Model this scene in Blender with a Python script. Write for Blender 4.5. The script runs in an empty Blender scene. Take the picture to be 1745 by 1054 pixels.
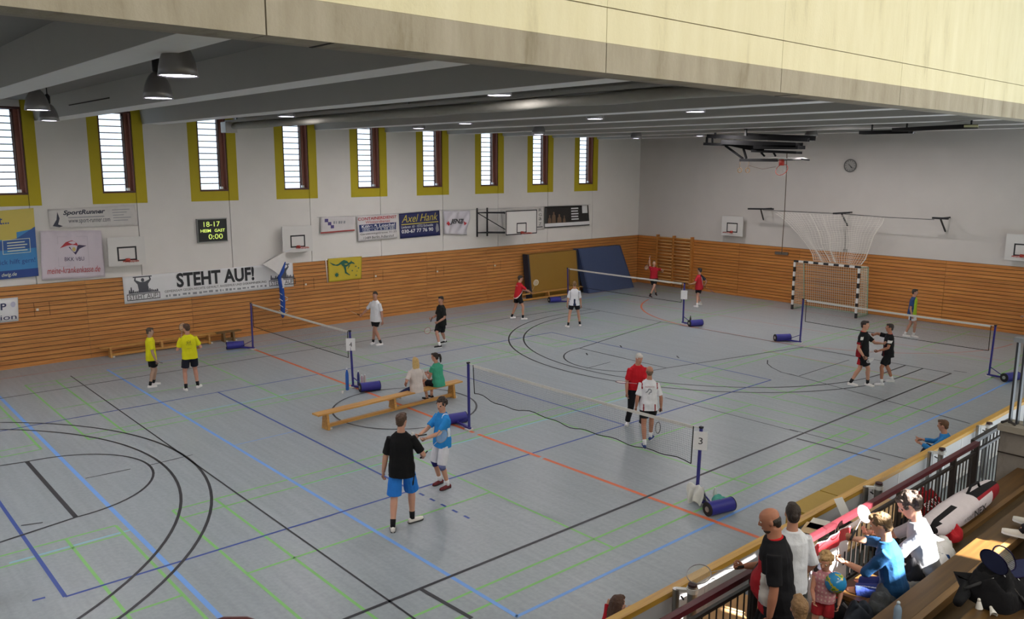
import bpy, bmesh, math, random
import numpy as np
from mathutils import Vector, Matrix, noise
from mathutils.bvhtree import BVHTree
random.seed(7)
SC = bpy.context.scene
COL = SC.collection
PI = math.pi

# ------------------------------------------------------------------ camera
CAM = Vector((28.2904, -34.0776, 6.1353))
FPX = 1414.856
RM = Matrix(((0.664687, 0.747114, 0.003459), (-0.130815, 0.111821, 0.98508), (-0.735581, 0.655222, -0.17206)))  # right, up, forward
cd = bpy.data.cameras.new('camera')
cam = bpy.data.objects.new('camera', cd)
COL.objects.link(cam)
cd.sensor_width = 36.0
cd.lens = FPX / 1745 * 36.0
cd.clip_start = 0.1
cd.clip_end = 300
_m = Matrix((RM[0], RM[1], -Vector(RM[2]))).transposed().to_4x4()
_m.translation = CAM
cam.matrix_world = _m
SC.camera = cam

# ------------------------------------------------------------------ world, sun, daylight, exposure
SC.view_settings.view_transform = 'Standard'
SC.view_settings.look = 'None'
SC.view_settings.gamma = 1.0
SC.view_settings.use_curve_mapping = False
SC.view_settings.exposure = 0.08
SC.cycles.use_denoising = True
SC.cycles.max_bounces = 6
SC.cycles.diffuse_bounces = 4
SC.cycles.sample_clamp_indirect = 4.0
W = bpy.data.worlds.new('sky')
SC.world = W
W.use_nodes = True
W.node_tree.nodes['Background'].inputs['Color'].default_value = (0.80, 0.90, 1.0, 1)
W.node_tree.nodes['Background'].inputs['Strength'].default_value = 2.2
SUN_DIR = Vector((0.74, 0.20, 0.64)).normalized()
sd = bpy.data.lights.new('sun', 'SUN')
sd.energy = 75.0
sd.angle = 0.009
sd.color = (1.0, 0.95, 0.88)
sun = bpy.data.objects.new('sun', sd)
COL.objects.link(sun)
sun.location = (40, -20, 25)
sun.rotation_euler = SUN_DIR.to_track_quat('Z', 'Y').to_euler()

def area_light(name, loc, aim, sx, sy, power, color=(1, 1, 1), spread=PI):
    l = bpy.data.lights.new(name, 'AREA')
    l.shape = 'RECTANGLE'
    l.size, l.size_y = sx, sy
    l.energy = power
    l.color = color
    l.spread = spread
    o = bpy.data.objects.new(name, l)
    COL.objects.link(o)
    o.location = loc
    o.rotation_euler = Vector(aim).to_track_quat('-Z', 'Y').to_euler()
    return o
# added area light standing in for daylight from unseen windows behind the stand
area_light('stand_daylight_fill', (31.0, -25.0, 7.6), (-1, 0, -0.25), 20.0, 2.6, 680, (1.0, 0.95, 0.86))

# ------------------------------------------------------------------ pixel rays (photograph 1745 x 1054)
def ray(px, py):
    a, b = (px - 872.5) / FPX, -(py - 527) / FPX
    return Vector([RM[0][i] * a + RM[1][i] * b + RM[2][i] for i in range(3)])
def on_plane(px, py, ax, val):
    d = ray(px, py)
    return CAM + d * ((val - CAM[ax]) / d[ax])
def F(px, py, z=0.0): return on_plane(px, py, 2, z)
def LW(px, py, x=0.0): return on_plane(px, py, 0, x)
def BW(px, py, y=0.0): return on_plane(px, py, 1, y)
def ray_at(px, py, dist): return CAM + ray(px, py)*dist
def depth_of(p): return (Vector(p) - CAM).dot(Vector(RM[2]))
def row_of(p):
    d = Vector(p) - CAM
    x, y, z = (sum(RM[k][i] * d[i] for i in range(3)) for k in range(3))
    return 872.5 + FPX * x / z, 527 - FPX * y / z
def z_at(x, y, py):
    lo, hi = -1.0, 9.0
    for _ in range(40):
        m = (lo + hi) / 2
        if row_of((x, y, m))[1] > py: lo = m
        else: hi = m
    return lo

# ------------------------------------------------------------------ materials
def lin(c):
    if isinstance(c, str):
        c = [int(c[i:i + 2], 16) / 255 for i in (0, 2, 4)]
        c = [x / 12.92 if x <= 0.04045 else ((x + 0.055) / 1.055) ** 2.4 for x in c]
    return (c[0], c[1], c[2], 1.0)
MATS = {}
def mat(key, color='808080', rough=0.6, metal=0.0, var=0.08, scale=6.0, bump=0.0, bscale=60.0, emit=0.0, spec=0.5):
    if key in MATS: return MATS[key]
    m = bpy.data.materials.new(key)
    m.use_nodes = True
    nt = m.node_tree
    b = nt.nodes['Principled BSDF']
    b.inputs['Roughness'].default_value = rough
    b.inputs['Metallic'].default_value = metal
    b.inputs['Specular IOR Level'].default_value = spec
    c = lin(color)
    tc = nt.nodes.new('ShaderNodeTexCoord')
    if var > 0:
        n = nt.nodes.new('ShaderNodeTexNoise')
        n.inputs['Scale'].default_value = scale
        n.inputs['Detail'].default_value = 4
        nt.links.new(tc.outputs['Object'], n.inputs['Vector'])
        r = nt.nodes.new('ShaderNodeMix'); r.data_type = 'RGBA'
        r.inputs['A'].default_value = (c[0] * (1 - var), c[1] * (1 - var), c[2] * (1 - var), 1)
        r.inputs['B'].default_value = (min(1, c[0] * (1 + var)), min(1, c[1] * (1 + var)), min(1, c[2] * (1 + var)), 1)
        nt.links.new(n.outputs['Fac'], r.inputs['Factor'])
        nt.links.new(r.outputs['Result'], b.inputs['Base Color'])
    else:
        b.inputs['Base Color'].default_value = c
    if bump > 0:
        n2 = nt.nodes.new('ShaderNodeTexNoise')
        n2.inputs['Scale'].default_value = bscale
        n2.inputs['Detail'].default_value = 3
        nt.links.new(tc.outputs['Object'], n2.inputs['Vector'])
        bp = nt.nodes.new('ShaderNodeBump')
        bp.inputs['Strength'].default_value = bump
        bp.inputs['Distance'].default_value = 0.02
        nt.links.new(n2.outputs['Fac'], bp.inputs['Height'])
        nt.links.new(bp.outputs['Normal'], b.inputs['Normal'])
    if emit > 0:
        b.inputs['Emission Color'].default_value = c
        b.inputs['Emission Strength'].default_value = emit
    MATS[key] = m
    return m
def cloth(color): return mat('cloth_' + color, color, 0.85, var=0.10, scale=9, bump=0.25, bscale=28, spec=0.25)
def paint(color, rough=0.45): return mat('paint_' + color, color, rough, var=0.04, scale=3)
def metal(color, rough=0.35): return mat('metal_' + color, color, rough, 0.9, var=0.05)
def skin(color): return mat('skin_' + color, color, 0.55, var=0.06, scale=14, spec=0.35)
def wood_mat(key, dark, light, axis='Y', rough=0.42, sc=1.0, per_object=0.18):
    if key in MATS: return MATS[key]
    m = bpy.data.materials.new(key); m.use_nodes = True
    nt = m.node_tree; b = nt.nodes['Principled BSDF']
    tc = nt.nodes.new('ShaderNodeTexCoord')
    mp = nt.nodes.new('ShaderNodeMapping')
    s = {'X': (0.6, 14, 14), 'Y': (14, 0.6, 14), 'Z': (14, 14, 0.6)}[axis]
    mp.inputs['Scale'].default_value = [v * sc for v in s]
    oi = nt.nodes.new('ShaderNodeObjectInfo')
    ad = nt.nodes.new('ShaderNodeVectorMath'); ad.operation = 'ADD'
    sc_ = nt.nodes.new('ShaderNodeVectorMath'); sc_.operation = 'SCALE'; sc_.inputs['Scale'].default_value = 30
    cb = nt.nodes.new('ShaderNodeCombineXYZ')
    for i in range(3): nt.links.new(oi.outputs['Random'], cb.inputs[i])
    nt.links.new(cb.outputs[0], sc_.inputs[0])
    nt.links.new(tc.outputs['Object'], ad.inputs[0]); nt.links.new(sc_.outputs[0], ad.inputs[1])
    nt.links.new(ad.outputs[0], mp.inputs['Vector'])
    n = nt.nodes.new('ShaderNodeTexNoise'); n.inputs['Scale'].default_value = 1.6; n.inputs['Detail'].default_value = 5
    nt.links.new(mp.outputs[0], n.inputs['Vector'])
    r = nt.nodes.new('ShaderNodeValToRGB')
    r.color_ramp.elements[0].position = 0.3; r.color_ramp.elements[0].color = lin(dark)
    r.color_ramp.elements[1].position = 0.75; r.color_ramp.elements[1].color = lin(light)
    nt.links.new(n.outputs['Fac'], r.inputs['Fac'])
    hs = nt.nodes.new('ShaderNodeHueSaturation')
    ma = nt.nodes.new('ShaderNodeMath'); ma.operation = 'MULTIPLY_ADD'
    ma.inputs[1].default_value = per_object; ma.inputs[2].default_value = 1 - per_object / 2
    nt.links.new(oi.outputs['Random'], ma.inputs[0]); nt.links.new(ma.outputs[0], hs.inputs['Value'])
    nt.links.new(r.outputs['Color'], hs.inputs['Color']); nt.links.new(hs.outputs['Color'], b.inputs['Base Color'])
    b.inputs['Roughness'].default_value = rough
    MATS[key] = m
    return m

# ------------------------------------------------------------------ mesh builder (world coordinates)
class MB:
    def __init__(s): s.v = []; s.f = []; s.m = []; s.k = []
    def add(s, vs, fs, mi=0):
        o = len(s.v); s.v += [tuple(v) for v in vs]
        for f in fs: s.f.append(tuple(i + o for i in f)); s.m.append(mi)
        return s
    def box(s, lo, hi, mi=0):
        x0, y0, z0 = lo; x1, y1, z1 = hi
        return s.add([(x0,y0,z0),(x1,y0,z0),(x1,y1,z0),(x0,y1,z0),(x0,y0,z1),(x1,y0,z1),(x1,y1,z1),(x0,y1,z1)],
                     [(0,3,2,1),(4,5,6,7),(0,1,5,4),(1,2,6,5),(2,3,7,6),(3,0,4,7)], mi)
    def obox(s, c, ax, ay, az, mi=0):   # centre and three half-axis vectors
        c, ax, ay, az = Vector(c), Vector(ax), Vector(ay), Vector(az)
        P = [c + ax*i + ay*j + az*k for k in (-1,1) for j in (-1,1) for i in (-1,1)]
        return s.add(P, [(0,2,3,1),(4,5,7,6),(0,1,5,4),(1,3,7,5),(3,2,6,7),(2,0,4,6)], mi)
    def bar(s, a, b, w, h=None, mi=0, up=(0,0,1)):
        a, b = Vector(a), Vector(b); h = h or w; d = b - a
        u = Vector(up)
        if abs(d.normalized().dot(u)) > 0.95: u = Vector((0,1,0))
        x = d.cross(u).normalized(); z = x.cross(d).normalized()
        return s.obox((a+b)/2, x*w/2, d/2, z*h/2, mi)
    def ring(s, rings, n, cap=True, mi=0, closed=False):
        vs = []; fs = []; k = len(rings)
        for r in rings: vs += r
        for i in range(k - (0 if closed else 1)):
            i2 = (i + 1) % k
            for j in range(n):
                j2 = (j + 1) % n
                fs.append((i*n+j, i*n+j2, i2*n+j2, i2*n+j))
        if cap and not closed:
            fs.append(tuple(range(n-1, -1, -1))); fs.append(tuple((k-1)*n + j for j in range(n)))
        return s.add(vs, fs, mi)
    def loft(s, rings, n=12, mi=0, cap=True, e=1.0):   # rings: (centre, axis a, axis b)
        R = []
        for c, a, b in rings:
            c, a, b = Vector(c), Vector(a), Vector(b); rr = []
            for j in range(n):
                t = 2*PI*j/n; ct, st = math.cos(t), math.sin(t)
                if e != 1.0:
                    ct = math.copysign(abs(ct)**e, ct); st = math.copysign(abs(st)**e, st)
                rr.append(c + a*ct + b*st)
            R.append(rr)
        return s.ring(R, n, cap, mi)
    def tube(s, pts, rad, n=8, mi=0, cap=True, closed=False, flat=1.0, ref=None):
        pts = [Vector(p) for p in pts]; k = len(pts)
        if not isinstance(rad, (list, tuple)): rad = [rad]*k
        R = []; u = None
        for i in range(k):
            if closed: t = pts[(i+1) % k] - pts[i-1]
            else: t = pts[min(i+1, k-1)] - pts[max(i-1, 0)]
            if t.length < 1e-9: t = Vector((0,0,1))
            t.normalize()
            if u is None:
                u = Vector(ref) if ref else (Vector((0,0,1)) if abs(t.z) < 0.9 else Vector((1,0,0)))
            u = (u - t*u.dot(t))
            if u.length < 1e-6: u = t.orthogonal()
            u.normalize(); w = t.cross(u)
            r = rad[i]
            R.append([pts[i] + u*(r*math.cos(2*PI*j/n)) + w*(r*flat*math.sin(2*PI*j/n)) for j in range(n)])
        return s.ring(R, n, cap, mi, closed)
    def cyl(s, a, b, r, n=12, mi=0, r2=None): return s.tube([a, b], [r, r if r2 is None else r2], n, mi)
    def ell(s, c, rx, ry, rz, n=10, mi=0, M=None):
        c = Vector(c); rows = []
        m = max(4, n//2)
        for i in range(1, m):
            p = PI*i/m; rr = []
            for j in range(n):
                t = 2*PI*j/n
                q = Vector((rx*math.sin(p)*math.cos(t), ry*math.sin(p)*math.sin(t), -rz*math.cos(p)))
                rr.append(c + (M @ q if M else q))
            rows.append(rr)
        return s.ring(rows, n, True, mi)
    def torus(s, c, ax, ay, r, n=24, k=6, mi=0):      # ring through c + ax cos + ay sin
        c, ax, ay = Vector(c), Vector(ax), Vector(ay)
        return s.tube([c + ax*math.cos(2*PI*i/n) + ay*math.sin(2*PI*i/n) for i in range(n)], r, k, mi, closed=True, ref=ax.cross(ay))
    def prism(s, poly, off, mi=0):
        poly = [Vector(p) for p in poly]; off = Vector(off); n = len(poly)
        return s.add(poly + [p + off for p in poly],
                     [tuple(range(n-1,-1,-1)), tuple(range(n, 2*n))] + [(i,(i+1)%n,n+(i+1)%n,n+i) for i in range(n)], mi)
    def lathe(s, c, prof, n=20, mi=0, M=None, cap=True):
        c = Vector(c); R = []
        for r, z in prof:
            rr = []
            for j in range(n):
                q = Vector((r*math.cos(2*PI*j/n), r*math.sin(2*PI*j/n), z))
                rr.append(c + (M @ q if M else q))
            R.append(rr)
        return s.ring(R, n, cap, mi)
    def sheet(s, fn, nu, nv, th=None, mi=0):  # fn(u,v)->point; thickness vector gives it a back
        P = [Vector(fn(i/nu, j/nv)) for j in range(nv+1) for i in range(nu+1)]
        q = lambda i, j: j*(nu+1)+i
        fs = [(q(i,j), q(i+1,j), q(i+1,j+1), q(i,j+1)) for j in range(nv) for i in range(nu)]
        if th is None: return s.add(P, fs, mi)
        th = Vector(th); N = len(P)
        fs2 = fs + [tuple(N + k for k in reversed(f)) for f in fs]
        rim = [q(i,0) for i in range(nu+1)] + [q(nu,j) for j in range(1,nv+1)] + [q(i,nv) for i in range(nu-1,-1,-1)] + [q(0,j) for j in range(nv-1,0,-1)]
        for a in range(len(rim)):
            b = rim[(a+1) % len(rim)]
            fs2.append((b, rim[a], N+rim[a], N+b))
        return s.add(P + [p + th for p in P], fs2, mi)
    def mesh(s, name, mats, smooth=False, off=(0,0,0)):
        me = bpy.data.meshes.new(name)
        ox, oy, oz = off
        me.from_pydata([(v[0]-ox, v[1]-oy, v[2]-oz) for v in s.v], [], s.f)
        for m in (mats if isinstance(mats, (list, tuple)) else [mats]): me.materials.append(m)
        me.polygons.foreach_set('material_index', s.m)
        if smooth: me.polygons.foreach_set('use_smooth', [True]*len(me.polygons))
        me.update()
        return me

def world_origin(p):
    o = Vector((0,0,0))
    while p is not None: o += p.location; p = p.parent
    return o
def fixn(me):
    bm = bmesh.new(); bm.from_mesh(me); bmesh.ops.recalc_face_normals(bm, faces=bm.faces); bm.to_mesh(me); bm.free()
def part(name, mb, mats, parent=None, smooth=False, at=None, fix=True, **props):
    if at is None: at = world_origin(parent) if parent else Vector((0,0,0))
    me = mb.mesh(name, mats, smooth, at) if isinstance(mb, MB) else mb
    if fix and isinstance(mb, MB): fixn(me)
    o = bpy.data.objects.new(name, me); COL.objects.link(o)
    if parent: o.parent = parent; o.location = Vector(at) - world_origin(parent)
    else: o.location = at
    for k, v in props.items(): o[k] = v
    return o
def setp(o, label=None, cat=None, group=None, kind=None):
    if label: o['label'] = label
    if cat: o['category'] = cat
    if group: o['group'] = group
    if kind: o['kind'] = kind
    return o
def thing(name, loc, label, cat, group=None):
    o = bpy.data.objects.new(name, None); COL.objects.link(o)
    o.location = loc; o.empty_display_size = 0.2
    return setp(o, label, cat, group)
def solo(name, mb, mats, at, label, cat, group=None, smooth=False):
    return setp(part(name, mb, mats, None, smooth, at), label, cat, group)
def structure(name, mb, mats, parent=None, smooth=False, at=None):
    o = part(name, mb, mats, parent, smooth, at)
    if parent is None: o['kind'] = 'structure'
    return o
def clone_part(src, loc, parent):
    c = src.copy(); COL.objects.link(c); c.parent = parent
    c.location = Vector(loc) - world_origin(parent)
    return c
def autosmooth(o, ang=0.6):
    me = o.data
    me.polygons.foreach_set('use_smooth', [True]*len(me.polygons))
    bm = bmesh.new(); bm.from_mesh(me)
    for e in bm.edges:
        if len(e.link_faces) == 2 and e.calc_face_angle(0) > ang: e.smooth = False
    bm.to_mesh(me); bm.free()
    return o

# ------------------------------------------------------------------ lettering
def glyphs(s, shear=0.0, bold=0.0):
    cu = bpy.data.curves.new('lettering', 'FONT')
    cu.body = s; cu.size = 1.0; cu.shear = shear; cu.offset = bold; cu.resolution_u = 3
    o = bpy.data.objects.new('lettering', cu)
    me = bpy.data.meshes.new_from_object(o)
    vs = [v.co.copy() for v in me.vertices]; fs = [tuple(p.vertices) for p in me.polygons]
    bpy.data.objects.remove(o); bpy.data.curves.remove(cu); bpy.data.meshes.remove(me)
    if not vs: return [], []
    x0, x1 = min(v.x for v in vs), max(v.x for v in vs); y0, y1 = min(v.y for v in vs), max(v.y for v in vs)
    return [((v.x-x0)/(x1-x0), (v.y-y0)/max(1e-6, y1-y0)) for v in vs], fs
class Quad:   # a bilinear patch with a lift along n
    def __init__(s, tl, tr, br, bl, n, wave=None):
        s.tl, s.tr, s.br, s.bl, s.n, s.wave = Vector(tl), Vector(tr), Vector(br), Vector(bl), Vector(n), wave
    def at(s, u, v, lift=0.0):   # v = 0 at the bottom
        w = s.wave(u, v) if s.wave else 0
        return (s.bl*(1-u) + s.br*u)*(1-v) + (s.tl*(1-u) + s.tr*u)*v + s.n*(w + lift)
    def text(s, mb, t, u0, u1, v0, v1, mi=0, lift=0.012, shear=0.0, bold=0.0):
        vs, fs = glyphs(t, shear, bold)
        mb.add([s.at(u0+(u1-u0)*a, v0+(v1-v0)*b, lift) for a, b in vs], fs, mi); mb.k.append((len(mb.v), len(mb.f)))
    def poly(s, mb, pts, mi=0, lift=0.010):
        mb.add([s.at(a, b, lift) for a, b in pts], [tuple(range(len(pts)))], mi); mb.k.append((len(mb.v), len(mb.f)))
    def rect(s, mb, u0, u1, v0, v1, mi=0, lift=0.008, n=6):
        P = [s.at(u0+(u1-u0)*i/n, v, lift) for v in (v0, v1) for i in range(n+1)]
        mb.add(P, [(i, i+1, n+2+i, n+1+i) for i in range(n)], mi); mb.k.append((len(mb.v), len(mb.f)))
    def frame(s, mb, u0, u1, v0, v1, t, mi=0, lift=0.010, asp=1.0):
        tv = t*asp
        O = [(u0,v0),(u1,v0),(u1,v1),(u0,v1)]; I = [(u0+t,v0+tv),(u1-t,v0+tv),(u1-t,v1-tv),(u0+t,v1-tv)]
        mb.add([s.at(a, b, lift) for a, b in O+I], [(i, (i+1) % 4, 4+(i+1) % 4, 4+i) for i in range(4)], mi); mb.k.append((len(mb.v), len(mb.f)))
    def body(s, mb, nu=16, nv=8, th=0.006, mi=0): mb.sheet(lambda u, v: s.at(u, v), nu, nv, -s.n*th, mi)
# ================================================================== the hall
M_WHITE = mat('wall_white', 'dedad6', 0.75, var=0.05, scale=1.3, bump=0.08, bscale=40)
M_YEL = mat('wall_yellow', 'b5a312', 0.7, var=0.06, scale=2)
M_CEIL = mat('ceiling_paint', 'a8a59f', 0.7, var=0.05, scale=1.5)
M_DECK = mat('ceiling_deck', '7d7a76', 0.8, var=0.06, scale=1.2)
M_PLANK = wood_mat('pine_plank', 'ab6c38', 'd09553', 'Y', 0.38)
M_PLANKX = wood_mat('pine_plank_back', 'b06c33', 'd2904a', 'X', 0.38)
M_DARK = mat('dark_gap', '2a211b', 0.9, var=0)
M_BLACK = mat('black_steel', '16161a', 0.5, var=0.05)
M_STEEL = metal('b9b9bb', 0.3)
M_CONC = None

def floor_mat():
    m = bpy.data.materials.new('floor_vinyl'); m.use_nodes = True
    nt = m.node_tree; b = nt.nodes['Principled BSDF']
    tc = nt.nodes.new('ShaderNodeTexCoord')
    mp = nt.nodes.new('ShaderNodeMapping'); mp.inputs['Scale'].default_value = (0.5, 9, 1); mp.inputs['Rotation'].default_value = (0, 0, 0.12)
    nt.links.new(tc.outputs['Object'], mp.inputs['Vector'])
    n = nt.nodes.new('ShaderNodeTexNoise'); n.inputs['Scale'].default_value = 1.0; n.inputs['Detail'].default_value = 6
    nt.links.new(mp.outputs[0], n.inputs['Vector'])
    n2 = nt.nodes.new('ShaderNodeTexNoise'); n2.inputs['Scale'].default_value = 14; n2.inputs['Detail'].default_value = 4
    nt.links.new(tc.outputs['Object'], n2.inputs['Vector'])
    ad = nt.nodes.new('ShaderNodeMath'); ad.operation = 'ADD'
    nt.links.new(n.outputs['Fac'], ad.inputs[0]); nt.links.new(n2.outputs['Fac'], ad.inputs[1])
    r = nt.nodes.new('ShaderNodeValToRGB')
    r.color_ramp.elements[0].position = 0.32; r.color_ramp.elements[0].color = lin('8b9398')
    r.color_ramp.elements[1].position = 0.68; r.color_ramp.elements[1].color = lin('9da5aa')
    mu = nt.nodes.new('ShaderNodeMath'); mu.operation = 'MULTIPLY'; mu.inputs[1].default_value = 0.5
    nt.links.new(ad.outputs[0], mu.inputs[0]); nt.links.new(mu.outputs[0], r.inputs['Fac'])
    nt.links.new(r.outputs['Color'], b.inputs['Base Color'])
    b.inputs['Roughness'].default_value = 0.34
    b.inputs['Specular IOR Level'].default_value = 0.4
    return m
def concrete_mat(key, c0, c1, stain):
    m = bpy.data.materials.new(key); m.use_nodes = True
    nt = m.node_tree; b = nt.nodes['Principled BSDF']
    tc = nt.nodes.new('ShaderNodeTexCoord')
    mp = nt.nodes.new('ShaderNodeMapping'); mp.inputs['Scale'].default_value = (1, 2.2, 0.45)
    nt.links.new(tc.outputs['Object'], mp.inputs['Vector'])
    n = nt.nodes.new('ShaderNodeTexNoise'); n.inputs['Scale'].default_value = 1.5; n.inputs['Detail'].default_value = 8; n.inputs['Roughness'].default_value = 0.65
    nt.links.new(mp.outputs[0], n.inputs['Vector'])
    r = nt.nodes.new('ShaderNodeValToRGB')
    e = r.color_ramp.elements
    e[0].position = 0.25; e[0].color = lin(stain); e[1].position = 0.75; e[1].color = lin(c1)
    k = e.new(0.42); k.color = lin(c0)
    nt.links.new(n.outputs['Fac'], r.inputs['Fac']); nt.links.new(r.outputs['Color'], b.inputs['Base Color'])
    b.inputs['Roughness'].default_value = 0.85
    n2 = nt.nodes.new('ShaderNodeTexNoise'); n2.inputs['Scale'].default_value = 30; n2.inputs['Detail'].default_value = 6
    nt.links.new(tc.outputs['Object'], n2.inputs['Vector'])
    bp = nt.nodes.new('ShaderNodeBump'); bp.inputs['Strength'].default_value = 0.15; bp.inputs['Distance'].default_value = 0.03
    nt.links.new(n2.outputs['Fac'], bp.inputs['Height']); nt.links.new(bp.outputs['Normal'], b.inputs['Normal'])
    MATS[key] = m
    return m
M_FLOOR = floor_mat()
M_CONC = concrete_mat('bare_concrete', 'a39b8a', 'b9b2a3', '7d745f')
M_CONCW = concrete_mat('grey_concrete', '8e8780', 'a39b92', '6f6861')
M_YWALL = concrete_mat('cream_painted_concrete', 'e6dfbc', 'efe9ca', 'cfc7a4')
M_SOFFIT = concrete_mat('lintel_soffit', '9b9488', 'aaa295', '857d70')

Y0 = -46.0
floor = structure('floor', MB().box((-0.3, Y0, -0.25), (24.0, 0.3, 0.0)), M_FLOOR, at=(0, 0, 0))

# ---- painted court lines: thin paint films on the floor, one object for each line
LINE = {'black': (mat('line_black', '25262c', 0.5, var=0.1), 0.0046), 'blue': (mat('line_blue', '2f4a97', 0.5, var=0.06), 0.0036),
        'light': (mat('line_light_blue', '6f9fe0', 0.5, var=0.05), 0.0028), 'green': (mat('line_green', '7fbd6d', 0.5, var=0.06), 0.0020),
        'orange': (mat('line_orange', 'd2683f', 0.5, var=0.06), 0.0041), 'red': (mat('line_faded_red', 'b48078', 0.5, var=0.06), 0.0016),
        'cyan': (mat('line_cyan', '86bccb', 0.5, var=0.06), 0.0012)}
def court_line(col, pts, w=0.05, closed=False):
    m, z = LINE[col]
    pts = [Vector((p[0], p[1], 0)) for p in pts]; n = len(pts); mb = MB(); L = []; Rr = []
    for i in range(n):
        a = pts[i-1] if (i or closed) else pts[0]
        b = pts[(i+1) % n] if (i < n-1 or closed) else pts[-1]
        t = (b-a).normalized(); q = Vector((-t.y, t.x, 0))*w/2
        L.append(pts[i]+q); Rr.append(pts[i]-q)
    for i in range(n if closed else n-1):
        j = (i+1) % n
        a, b, c, d = L[i], L[j], Rr[j], Rr[i]
        mb.add([(p.x, p.y, z) for p in (a, b, c, d)], [(3, 2, 1, 0)])
    o = part('court_line', mb, m, floor, fix=False, at=(0, 0, 0))
    return o
def arc(cx, cy, r, a0, a1, n=40): return [(cx+r*math.cos(math.radians(a0+(a1-a0)*i/n)), cy+r*math.sin(math.radians(a0+(a1-a0)*i/n))) for i in range(n+1)]
# basketball
court_line('black', [(18.97, Y0), (18.97, -8.1)], 0.06)
court_line('black', [(3.5, Y0), (3.5, -8.1)])
court_line('black', [(3.5, -8.1), (18.97, -8.1)])
court_line('black', arc(11.13, -22.45, 1.83, 0, 360, 56)[:-1], 0.05, True)
for sgn, yb in ((1, -36.6), (-1, -8.1)):
    cy = yb + sgn*1.6
    for r in (6.42, 6.95):
        cx = 11.15 if sgn > 0 else 11.2
        court_line('black', [(cx-r, yb)] + arc(cx, cy, r, 180, 180 - sgn*180, 60) + [(cx+r, yb)], 0.055)
    fy = yb + sgn*5.95
    court_line('black', [(11.1-1.84, fy), (11.1+1.84, fy)], 0.08 if sgn > 0 else 0.05)
    court_line('black', [(11.1-3.05, yb)] + [(11.1-1.84, fy)] + arc(11.1, fy, 1.84, 180, 180-sgn*180, 30) + [(11.1+3.05, yb)], 0.05)
court_line('black', [(2.1, -28.03), (20.4, -28.1)], 0.035)
court_line('black', [(18.6, -16.66), (21.35, -16.62)], 0.035)
court_line('black', [(19.06, -17.15), (20.97, -17.1)], 0.06)
court_line('black', [(15.8, -11.85), (18.5, -12.4), (21.25, -12.95)], 0.035)
court_line('black', [(19.0, -27.56), (20.1, -27.5)], 0.07)
court_line('black', [(11.07, -30.0), (11.12, -29.17)], 0.03)
court_line('black', [(11.15, -28.84), (11.11, -27.9)], 0.03)
court_line('black', [(12.69, -31.45), (12.8, -31.14)], 0.04)
for p in ((1000, 603), (1155, 608), (1058, 590)):
    q = F(*p); court_line('black', [(q.x-0.12, q.y+0.1), (q.x+0.12, q.y-0.1)], 0.05)
hq = lambda x, y: (1345+x/4.215, 600+y/4.215)
dq = lambda x, y: (960+x/2.7725, 560+y/2.7725)
court_line('black', [F(*p) for p in (dq(965, 148), dq(964, 165), dq(985, 183), dq(1030, 205), dq(1109, 224), hq(0, 155))], 0.035)
court_line('black', [F(*hq(70, 170)), F(*hq(430, 55))], 0.03)
court_line('black', [F(*hq(1180, 132)), F(*hq(1275, 146))], 0.05); court_line('black', [F(*dq(110, 187)), F(*dq(222, 157))], 0.03)
court_line('black', [F(*dq(480, 325)), F(*dq(1109, 488))], 0.03)
# volleyball
court_line('blue', [(15.8, -31.52), (15.83, -12.9)]); court_line('blue', [(6.6, -31.52), (6.72, -12.9)])
court_line('blue', [(6.6, -31.52), (15.8, -31.52)], 0.06); court_line('blue', [(6.72, -12.9), (15.83, -12.9)])
court_line('blue', [(6.6, -25.5), (15.8, -25.5)]); court_line('blue', [(6.65, -19.4), (15.8, -19.35)])
for i in range(5): court_line('blue', [(16.02+0.34*i, -25.48), (16.17+0.34*i, -25.48)])
court_line('blue', [(15.61, -31.9), (15.63, -31.74)])
# light blue court
court_line('light', [(20.47, -27.02), (20.47, -4.0)], 0.06)
court_line('light', [(2.0, -30.05), (20.5, -30.08)], 0.08); court_line('light', [(2.0, -27.0), (20.47, -27.0)], 0.07)
court_line('light', [(2.0, -27.0), (2.0, -4.0)], 0.05); court_line('light', [(11.1, -27.0), (11.08, -25.5)], 0.03)
court_line('cyan', [(14.1, -31.9), (14.1, -30.1)], 0.05)
court_line('cyan', [(14.2, -27.0), (14.3, -17.4)], 0.05); court_line('cyan', [(8.0, -27.0), (8.1, -17.4)], 0.05)
# badminton courts
def badminton(x0, x1, yc, full=True):
    h = 6.87
    for x in (x0, x1): court_line('green', [(x, yc-h), (x, yc+h)])
    for x in (x0+0.44, x1-0.44): court_line('green', [(x, yc-h), (x, yc+h)])
    for y in (-h, -h+0.78, -2.03, 2.03, h-0.78, h): court_line('green', [(x0, yc+y), (x1, yc+y)])
    xm = (x0+x1)/2
    court_line('green', [(xm, yc-h), (xm, yc-2.03)]); court_line('green', [(xm, yc+2.03), (xm, yc+h)])
for yc in (-22.4, -7.65, -37.1):
    badminton(2.4, 8.6, yc); badminton(13.75, 19.97, yc)
# gymnastics/handball colours
court_line('orange', [(2.2, -22.45), (13.9, -22.43)], 0.09); court_line('orange', [(14.05, -22.43), (16.1, -22.4)], 0.09); court_line('orange', [(16.2, -22.4), (22.4, -22.3)], 0.09)
court_line('red', [(9.8, -8.05)] + [(12.7, -8.05)] + arc(12.7, -2.05, 6.0, -90, 0, 24), 0.07)
court_line('orange', [(9.8, -8.05)] + arc(9.8, -2.05, 6.0, -90, -160, 24)[1:], 0.07)
court_line('red', [(1.2, -44), (1.2, -1.5)], 0.05); court_line('red', [(1.2, -1.5), (21.4, -1.5)], 0.05); court_line('red', [(21.4, -1.5), (21.4, -14)], 0.05)
court_line('red', [(2.4, -5.1), (20, -5.1)], 0.05); court_line('red', [(13.5, -9.6), (20, -9.6)], 0.05)

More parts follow.
